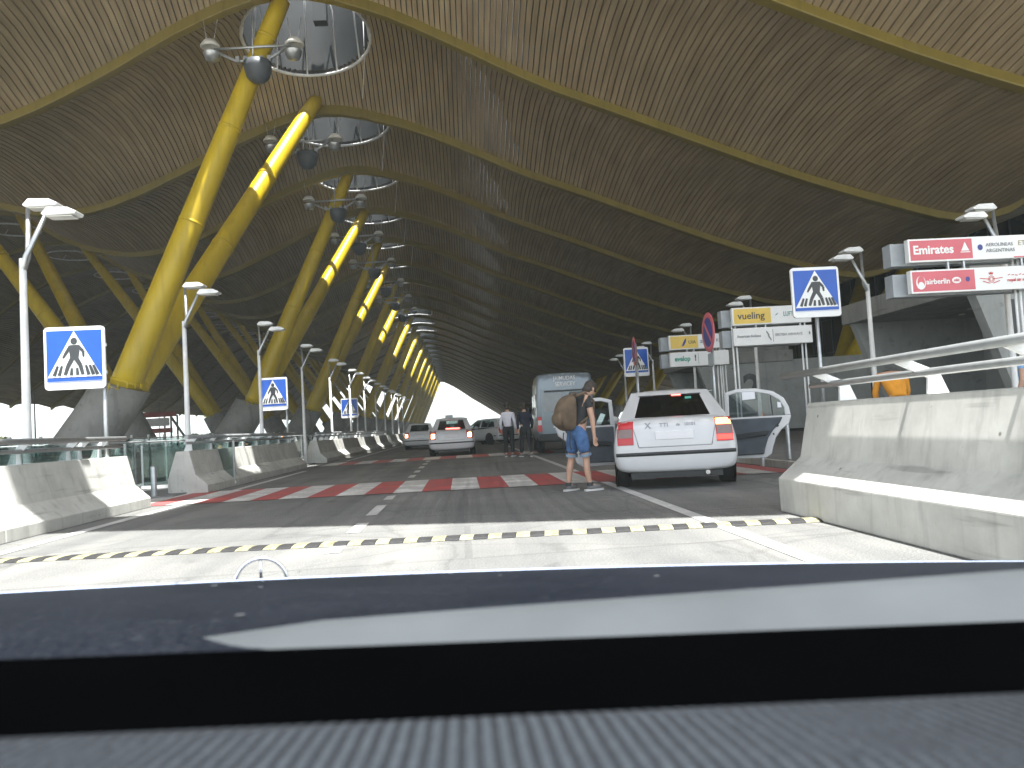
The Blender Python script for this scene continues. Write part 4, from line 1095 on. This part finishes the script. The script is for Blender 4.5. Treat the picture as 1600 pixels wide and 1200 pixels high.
    for s in 'LR':
        c3['h'+s] = (V['hip'+s], .112); c3['t'+s] = (V['hip'+s].lerp(V['kn'+s], .5), .100); e3 += [('p', 'h'+s), ('h'+s, 't'+s)]
        if short: c3['k'+s] = (V['hip'+s].lerp(V['kn'+s], .82), .096); e3.append(('t'+s, 'k'+s))
        else:
            c3['k'+s] = (V['kn'+s], .076); c3['a'+s] = (V['an'+s]+Vector((0, 0, .02)), .066); e3 += [('t'+s, 'k'+s), ('k'+s, 'a'+s)]
    skinned('shorts' if short else 'trousers', c3, e3, 'p', bottom, t)
    if short and bottom is M['denim']:
        for s in 'LR':
            m = MB(); p = V['hip'+s].lerp(V['kn'+s], .86); d = (V['kn'+s]-V['hip'+s]).normalized()
            m.tube([p-d*.03, p+d*.015], .088, 18, 0, False); m.build('hem', M['denim_hem'], t)
    for s in 'LR':
        an = V['an'+s]; fd = V['foot'+s].normalized()
        skinned('shoe', {'h': (Vector((an.x, an.y, .055))-fd*.035, .048), 'm': (Vector((an.x, an.y, .050))+fd*.07, .048), 't': (Vector((an.x, an.y, .040))+fd*.175, .038)}, [('h', 'm'), ('m', 't')], 'm', shoes, t, 2)
        m = MB(); sdv = Vector((-fd.y, fd.x, 0)); c = Vector((an.x, an.y, 0))
        poly = [c-fd*.085-sdv*.032, c-fd*.085+sdv*.032, c+fd*.06+sdv*.046, c+fd*.19+sdv*.034, c+fd*.225, c+fd*.19-sdv*.034, c+fd*.06-sdv*.046]
        m.add([(p.x, p.y, .0) for p in poly]+[(p.x, p.y, .026) for p in poly], [tuple(range(7))[::-1], tuple(range(7, 14))]+[(i, (i+1) % 7, 7+(i+1) % 7, 7+i) for i in range(7)])
        m.build('sole', M['sole'], t)
        if short:
            m = MB(); m.tube([(an.x, an.y, .075), (an.x, an.y, .125)], .046, 14, 0, False); m.build('sock', M['sign_dark'], t)
    return t
STAND = dict(pelvis=(0, 0, .93), chest=(.01, 0, 1.27), neck=(.015, 0, 1.45), head=(.03, 0, 1.60), face=(1, 0, -.05),
             shL=(0, .165, 1.37), shR=(0, -.165, 1.37), elL=(-.03, .24, 1.10), elR=(-.03, -.24, 1.10), wrL=(.05, .25, .86), wrR=(.05, -.25, .86),
             hipL=(0, .09, .88), hipR=(0, -.09, .88), knL=(.02, .10, .48), knR=(.02, -.10, .48), anL=(0, .11, .085), anR=(0, -.11, .085), footL=(1, .15, 0), footR=(1, -.15, 0))
trav = dict(STAND, pelvis=(-.02, 0, .90), chest=(.07, 0, 1.22), neck=(.155, 0, 1.385), head=(.265, 0, 1.475), face=(.85, 0, -.55),
            shL=(.07, .18, 1.335), shR=(.07, -.18, 1.335), elL=(.02, .22, 1.06), elR=(.10, -.23, 1.05), wrL=(.06, .22, .83), wrR=(.115, -.235, .80),
            hipL=(-.02, .09, .85), hipR=(-.02, -.09, .85), knL=(-.02, .17, .46), knR=(.07, -.07, .47), anL=(-.08, .20, .085), anR=(.08, -.11, .085))
tr = person('traveller in black t-shirt and denim shorts leaning to the taxi door, brown backpack on', (1.68, 11.6, 0), radians(28), trav, M['tee_black'], M['denim'], M['shoe'], sleeve='short')
# backpack: worn by the traveller, its own thing
bp = empty('backpack', 'large brown canvas backpack on the back of the traveller in shorts', 'backpack', (1.68, 11.6, 0), radians(28))
def soft(name, secs, mat, parent):
    """rounded bag: stacked superellipse sections (cx, z, half depth, half width)"""
    m = MB(); n = 20; vs = []
    for cx, z, a_, b_ in secs:
        for k_ in range(n):
            th_ = 2*pi*k_/n; c_, s_ = cos(th_), sin(th_); e_ = .6
            vs.append((cx+a_*(abs(c_)**e_)*(1 if c_ > 0 else -1), b_*(abs(s_)**e_)*(1 if s_ > 0 else -1), z))
    L_ = len(secs); vs = [(x_*.84-.020, y_*.86, 1.40+(z_-1.40)*.86) for x_, y_, z_ in vs]
    m.add(vs, [(i*n+k_, i*n+(k_+1) % n, (i+1)*n+(k_+1) % n, (i+1)*n+k_) for i in range(L_-1) for k_ in range(n)]+[tuple(range(n)), tuple((L_-1)*n+k_ for k_ in range(n))], 0, True)
    return m.build(name, mat, parent, sub=1)
soft('pack_body', [(-.19, .80, .03, .06), (-.20, .81, .10, .13), (-.22, .88, .150, .175), (-.235, 1.02, .175, .19), (-.215, 1.18, .165, .185), (-.17, 1.31, .13, .165), (-.13, 1.385, .075, .12), (-.12, 1.40, .03, .05)], M['pack_brown'], bp)
soft('front_pocket', [(-.36, .87, .02, .05), (-.37, .89, .06, .11), (-.40, 1.0, .065, .13), (-.385, 1.09, .05, .12), (-.37, 1.12, .02, .06)], M['pack_brown'], bp)
for s in (-1, 1):
    m = MB(); m.tube([(-.08, s*.12, 1.38), (.08, s*.13, 1.425), (.215, s*.14, 1.30), (.17, s*.17, 1.12), (-.06, s*.16, .98)], .020, 8); m.build('shoulder_strap', M['pack_brown'], bp)
for y in (-.09, .08):
    m = MB(); m.tube([(-.2, y, .86), (-.22, y, .70), (-.20, y, .60)], .008, 6); m.build('hanging_strap', M['tee_black'], bp)
bend = dict(STAND, pelvis=(-.12, 0, .92), chest=(.10, 0, 1.30), neck=(.24, 0, 1.385), head=(.37, 0, 1.36), face=(.5, 0, -.85), shL=(.14, .20, 1.36), shR=(.14, -.20, 1.36),
            elL=(.22, .26, 1.06), elR=(.22, -.26, 1.06), wrL=(.30, .20, .84), wrR=(.30, -.20, .84), hipL=(-.12, .09, .87), hipR=(-.12, -.09, .87))
person('person in an orange top bending forward behind the right railing', (7.16, 12.75, .13), radians(80), bend, M['orange'], M['trousers'], M['shoe'], short=False, sleeve='long')
person('person in a light blue top at the right edge behind the railing', (8.33, 11.2, .13), radians(115), STAND, M['shirt_blue'], M['trousers'], M['shoe'], short=False, sleeve='short', scale=1.02)
walk = dict(STAND, knL=(.12, .10, .49), anL=(.20, .11, .09), knR=(-.05, -.10, .48), anR=(-.20, -.11, .10), wrR=(.14, -.25, .88), wrL=(-.08, .24, .86))
person('person in a white shirt and black trousers standing left of the van', (1.52, 26.4, 0), radians(70), STAND, M['shirt_white'], M['trousers'], M['shoe'], short=False, sleeve='long', scale=1.03)
person('person in dark navy clothes walking beside the rear of the van', (2.0, 25.4, 0), radians(100), walk, M['navy'], M['trousers'], M['shoe'], short=False, sleeve='long')

# ------------------------------------------------------------------ the car we ride in: bonnet, modelled reflection, screen border, dashboard
own = empty('own_car', 'dark navy car bonnet, black screen border and grey ribbed dashboard nearest the camera', 'car', (0, 0, 0))
TILT = -.0365
def Zt(x, z): return z+TILT*x
hb = MB(); nx = 40
rowsY = [(.52, -.06), (.60, -.012), (.66, .006), (.78, .014), (.95, .012), (1.2, .006), (1.45, -.002), (1.60, -.010), (1.68, -.020), (1.72, -.032), (1.74, -.06), (1.745, -.12)]
vs = []
for yy, dz in rowsY:
    for i in range(nx+1):
        x = -1.25+2.6*i/nx; base = .812-.099*(yy-.75)
        vs.append((x, yy-.03*((x-.08)/1.2)**2, Zt(x, base+dz-.012*((x-.05)/1.1)**2)))
hb.add(vs, [(j*(nx+1)+i, j*(nx+1)+i+1, (j+1)*(nx+1)+i+1, (j+1)*(nx+1)+i) for j in range(len(rowsY)-1) for i in range(nx)], 0, True)
hood = hb.build('bonnet', M['navy_paint'], own)
m = MB(); pts = [(-1.22+2.54*i/30, 1.742-.03*((-1.22+2.54*i/30-.08)/1.2)**2, Zt(-1.22+2.54*i/30, .812-.099*.99-.029-.012*((-1.22+2.54*i/30-.05)/1.1)**2)) for i in range(31)]
m.tube(pts, .011, 8); m.build('bonnet_edge_glint', M['edge_glint'], hood)
random.seed(3)
for i in range(9):
    x, yy = random.uniform(-.5, .4), random.uniform(.8, 1.4)
    z = .812-.099*(yy-.75)+.0165-.012*((x-.05)/1.1)**2
    m = MB(); m.sphere((x, yy, Zt(x, z)), random.uniform(.0018, .0038), 8, 0, (1.6, 1.2, .15)); m.build('dust_speck', M['dust'], hood)
# soft grey reflection on the bonnet, modelled as a panel rising right
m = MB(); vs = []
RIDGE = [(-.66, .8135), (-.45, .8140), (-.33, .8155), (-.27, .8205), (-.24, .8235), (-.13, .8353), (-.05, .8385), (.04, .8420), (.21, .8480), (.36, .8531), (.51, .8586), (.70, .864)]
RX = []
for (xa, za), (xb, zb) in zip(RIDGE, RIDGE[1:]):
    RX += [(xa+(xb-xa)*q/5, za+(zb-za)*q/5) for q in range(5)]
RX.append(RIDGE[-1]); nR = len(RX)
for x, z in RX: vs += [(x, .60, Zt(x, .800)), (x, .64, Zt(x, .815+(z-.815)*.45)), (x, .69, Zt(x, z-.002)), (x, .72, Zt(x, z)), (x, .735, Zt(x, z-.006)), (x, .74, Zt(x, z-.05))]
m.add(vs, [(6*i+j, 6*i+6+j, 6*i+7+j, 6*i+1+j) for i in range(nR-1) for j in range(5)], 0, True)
m.build('reflection_panel', M['reflection_wedge'], own)
# black border at the foot of the screen with a dotted upper edge
m = MB(); vs = []
for i in range(41):
    x = -.62+1.3*i/40; vs += [(x, .47, Zt(x, .835)), (x, .62, Zt(x, .838))]
m.add(vs, [(2*i, 2*i+2, 2*i+3, 2*i+1) for i in range(40)], 0, True)
m.build('screen_border', M['frit'], own)
# ribbed dashboard
m = MB(); vs = []; nr = 106
for i in range(nr*4+1):
    x = -.40+.85*i/(nr*4); ph = i % 4; h = (.0, .0012, .0012, .0)[ph]
    for yy, dz in ((.20, .024), (.33, .0205), (.415, .0108), (.440, .005), (.452, -.02)): vs.append((x, yy, Zt(x, .840+dz+h*(1. if yy < .43 else .12))))
m.add(vs, [(5*i+j, 5*i+5+j, 5*i+6+j, 5*i+1+j) for i in range(nr*4) for j in range(4)], 0, True)
m.build('dashboard', M['dash'], own)
# round bonnet emblem: ring with three spokes
R0 = .053; ec = Vector((-.455, 1.80, .690)); orn = MB()
orn.tube([(ec.x+R0*cos(2*pi*i/36), ec.y+.01*cos(2*pi*i/36), ec.z+R0*sin(2*pi*i/36)) for i in range(37)], .0048, 8, 0, False)
for a in (90, 210, 330): orn.tube([ec, ec+Vector((R0*cos(radians(a)), .01*cos(radians(a)), R0*sin(radians(a))))], [.005, .0028], 6)
orn.tube([ec-Vector((0, 0, R0)), ec-Vector((0, 0, R0+.03))], .008, 8); orn.build('bonnet_emblem', M['chrome'], own)

# ------------------------------------------------------------------ things beyond the left edge of the roof
gn = empty('gantry', 'red and white steel gantry with stairs beyond the glass on the left', 'gantry', (-36.5, 92, 0))
m = MB(); m.box((1.8, 0, 4.55), (5.6, .5, .55)); m.box((1.8, 0, 2.75), (4.6, .5, .5)); m.build('crossbeam', M['red_steel'], gn)
m = MB(); m.box((1.6, .1, 3.7), (4.4, .2, .9)); m.build('panel', M['sign_white'], gn)
for x in (-.6, .4, 3.3, 4.0, 4.7):
    m = MB(); m.box((x, .1, 2.2), (.16, .16, 4.4)); m.build('post', M['text_grey'], gn)
m = MB(); m.tube([(4.0, .2, 4.2), (6.6, .2, 0)], .14, 8); m.build('stair_stringer', M['text_grey'], gn)
def bush(label, x, y, s, seed):
    random.seed(seed); t = empty('bush', label, 'bush', (x, y, 0), 0, 'bushes beyond the roof edge')
    m = MB()
    for i in range(420):
        a, b_, r = random.uniform(0, 2*pi), random.uniform(-.2, 1.3), random.uniform(.35, 1)**.5
        lobe = 1+.3*sin(3*a+seed)
        c = Vector((cos(a)*cos(b_)*r*lobe, sin(a)*cos(b_)*r*lobe, .9+sin(b_)*r*.9))*s
        d = Vector((random.gauss(0, 1), random.gauss(0, 1), random.gauss(0, 1))).normalized()*.18*s; e_ = d.cross(Vector((random.gauss(0, 1), random.gauss(0, 1), 1))).normalized()*.12*s
        m.add([c-d, c+e_, c+d, c-e_], [(0, 1, 2, 3)])
    m.build('foliage', M['leaf'], t)
    m = MB()
    for k in range(4): m.tube([(random.uniform(-.1, .1), random.uniform(-.1, .1), 0), (random.uniform(-.4, .4)*s, random.uniform(-.4, .4)*s, s)], [.05*s, .02*s], 6)
    m.build('stem', M['pier'], t)
for i, (x, y, s) in enumerate(((-47, 84, 1.3), (-51, 92, 1.7), (-36, 118, 1.4), (-46, 140, 1.6))):
    bush(['yellow green bush at the left edge beyond the glass rail', 'taller yellow green bush behind the one at the left edge', 'yellow green bush right of the red gantry', 'far yellow green bush between the left columns'][i], x, y, s, i+2)
for i, (x, y, h) in enumerate(((-40., 78, 7), (-30, 70, 6.4), (-44, 120, 7.5), (-33, 128, 7))):
    m = MB(); m.tube([(0, 0, 0), (0, 0, h)], [.09, .05], 8); o = m.build('mast', M['text_grey'], None, loc=(x, y, 0))
    tag(o, ['thin grey mast left of the first column, beyond the glass', 'thin grey mast between the gantry and the first column', 'far thin mast near the left picture edge', 'far thin mast right of the red gantry'][i], 'mast', 'thin masts beyond the roof')

# ------------------------------------------------------------------ thin volume added in place of the windscreen's glare veil
hz = MB(); hz.box((0, 600, 14.5), (1900, 1900, 31)); hm = bpy.data.materials.new('screen_veil'); hm.use_nodes = True; ht = hm.node_tree; ht.nodes.clear()
ho = ht.nodes.new('ShaderNodeOutputMaterial'); hv = ht.nodes.new('ShaderNodeVolumePrincipled'); hv.inputs['Color'].default_value = (.80, .90, .87, 1)
hv.inputs['Density'].default_value = .0013; ht.links.new(hv.outputs[0], ho.inputs['Volume'])
tag(hz.build('screen_veil_haze', hm), kind='stuff')
# ------------------------------------------------------------------ light, sky, camera
w = bpy.data.worlds.new('World'); scene.world = w; w.use_nodes = True
t = w.node_tree; bg = t.nodes['Background']
sky = t.nodes.new('ShaderNodeTexSky'); sky.sky_type = 'NISHITA'; sky.sun_disc = False
SUN = Vector((.11, -.24, 1.)).normalized()
sky.sun_elevation = math.asin(SUN.z); sky.sun_rotation = atan2(SUN.x, SUN.y)
sky.air_density = 1.0; sky.dust_density = .8
hs = N(t, 'ShaderNodeHueSaturation', Saturation=.32); t.links.new(sky.outputs[0], hs.inputs['Color']); t.links.new(hs.outputs[0], bg.inputs[0]); bg.inputs[1].default_value = .088
sd = bpy.data.lights.new('sun', 'SUN'); sd.energy = 3.2; sd.angle = radians(.53); sd.color = (1., .985, .955)
so = bpy.data.objects.new('sun', sd); COL.objects.link(so); so.rotation_euler = (-SUN).to_track_quat('-Z', 'Y').to_euler()

cam = bpy.data.cameras.new('camera'); co = bpy.data.objects.new('camera', cam); COL.objects.link(co)
rho, psi, th = radians(3.3), radians(3.75), radians(3.0)
F = Vector((sin(psi)*cos(th), cos(psi)*cos(th), sin(th))); R = Vector((cos(psi), -sin(psi), 0)); U = R.cross(F)
X = R*cos(rho)-U*sin(rho); Y = R*sin(rho)+U*cos(rho)
co.matrix_world = Matrix(((X.x, Y.x, -F.x, 0), (X.y, Y.y, -F.y, 0), (X.z, Y.z, -F.z, 1.0), (0, 0, 0, 1)))
cam.sensor_width = 36; cam.lens = 36*1250/1600; cam.clip_start = .05; cam.clip_end = 3000
cam.dof.use_dof = True; cam.dof.focus_distance = 14; cam.dof.aperture_fstop = 5.8
scene.camera = co
scene.view_settings.view_transform = 'Standard'; scene.view_settings.look = 'None'; scene.view_settings.exposure = 2.32; scene.view_settings.gamma = 1
cy = scene.cycles; cy.use_denoising = True; cy.max_bounces = 8; cy.volume_bounces = 0; cy.diffuse_bounces = 5; cy.glossy_bounces = 3; cy.transparent_max_bounces = 12; cy.sample_clamp_indirect = 4; cy.caustics_reflective = False; cy.caustics_refractive = False
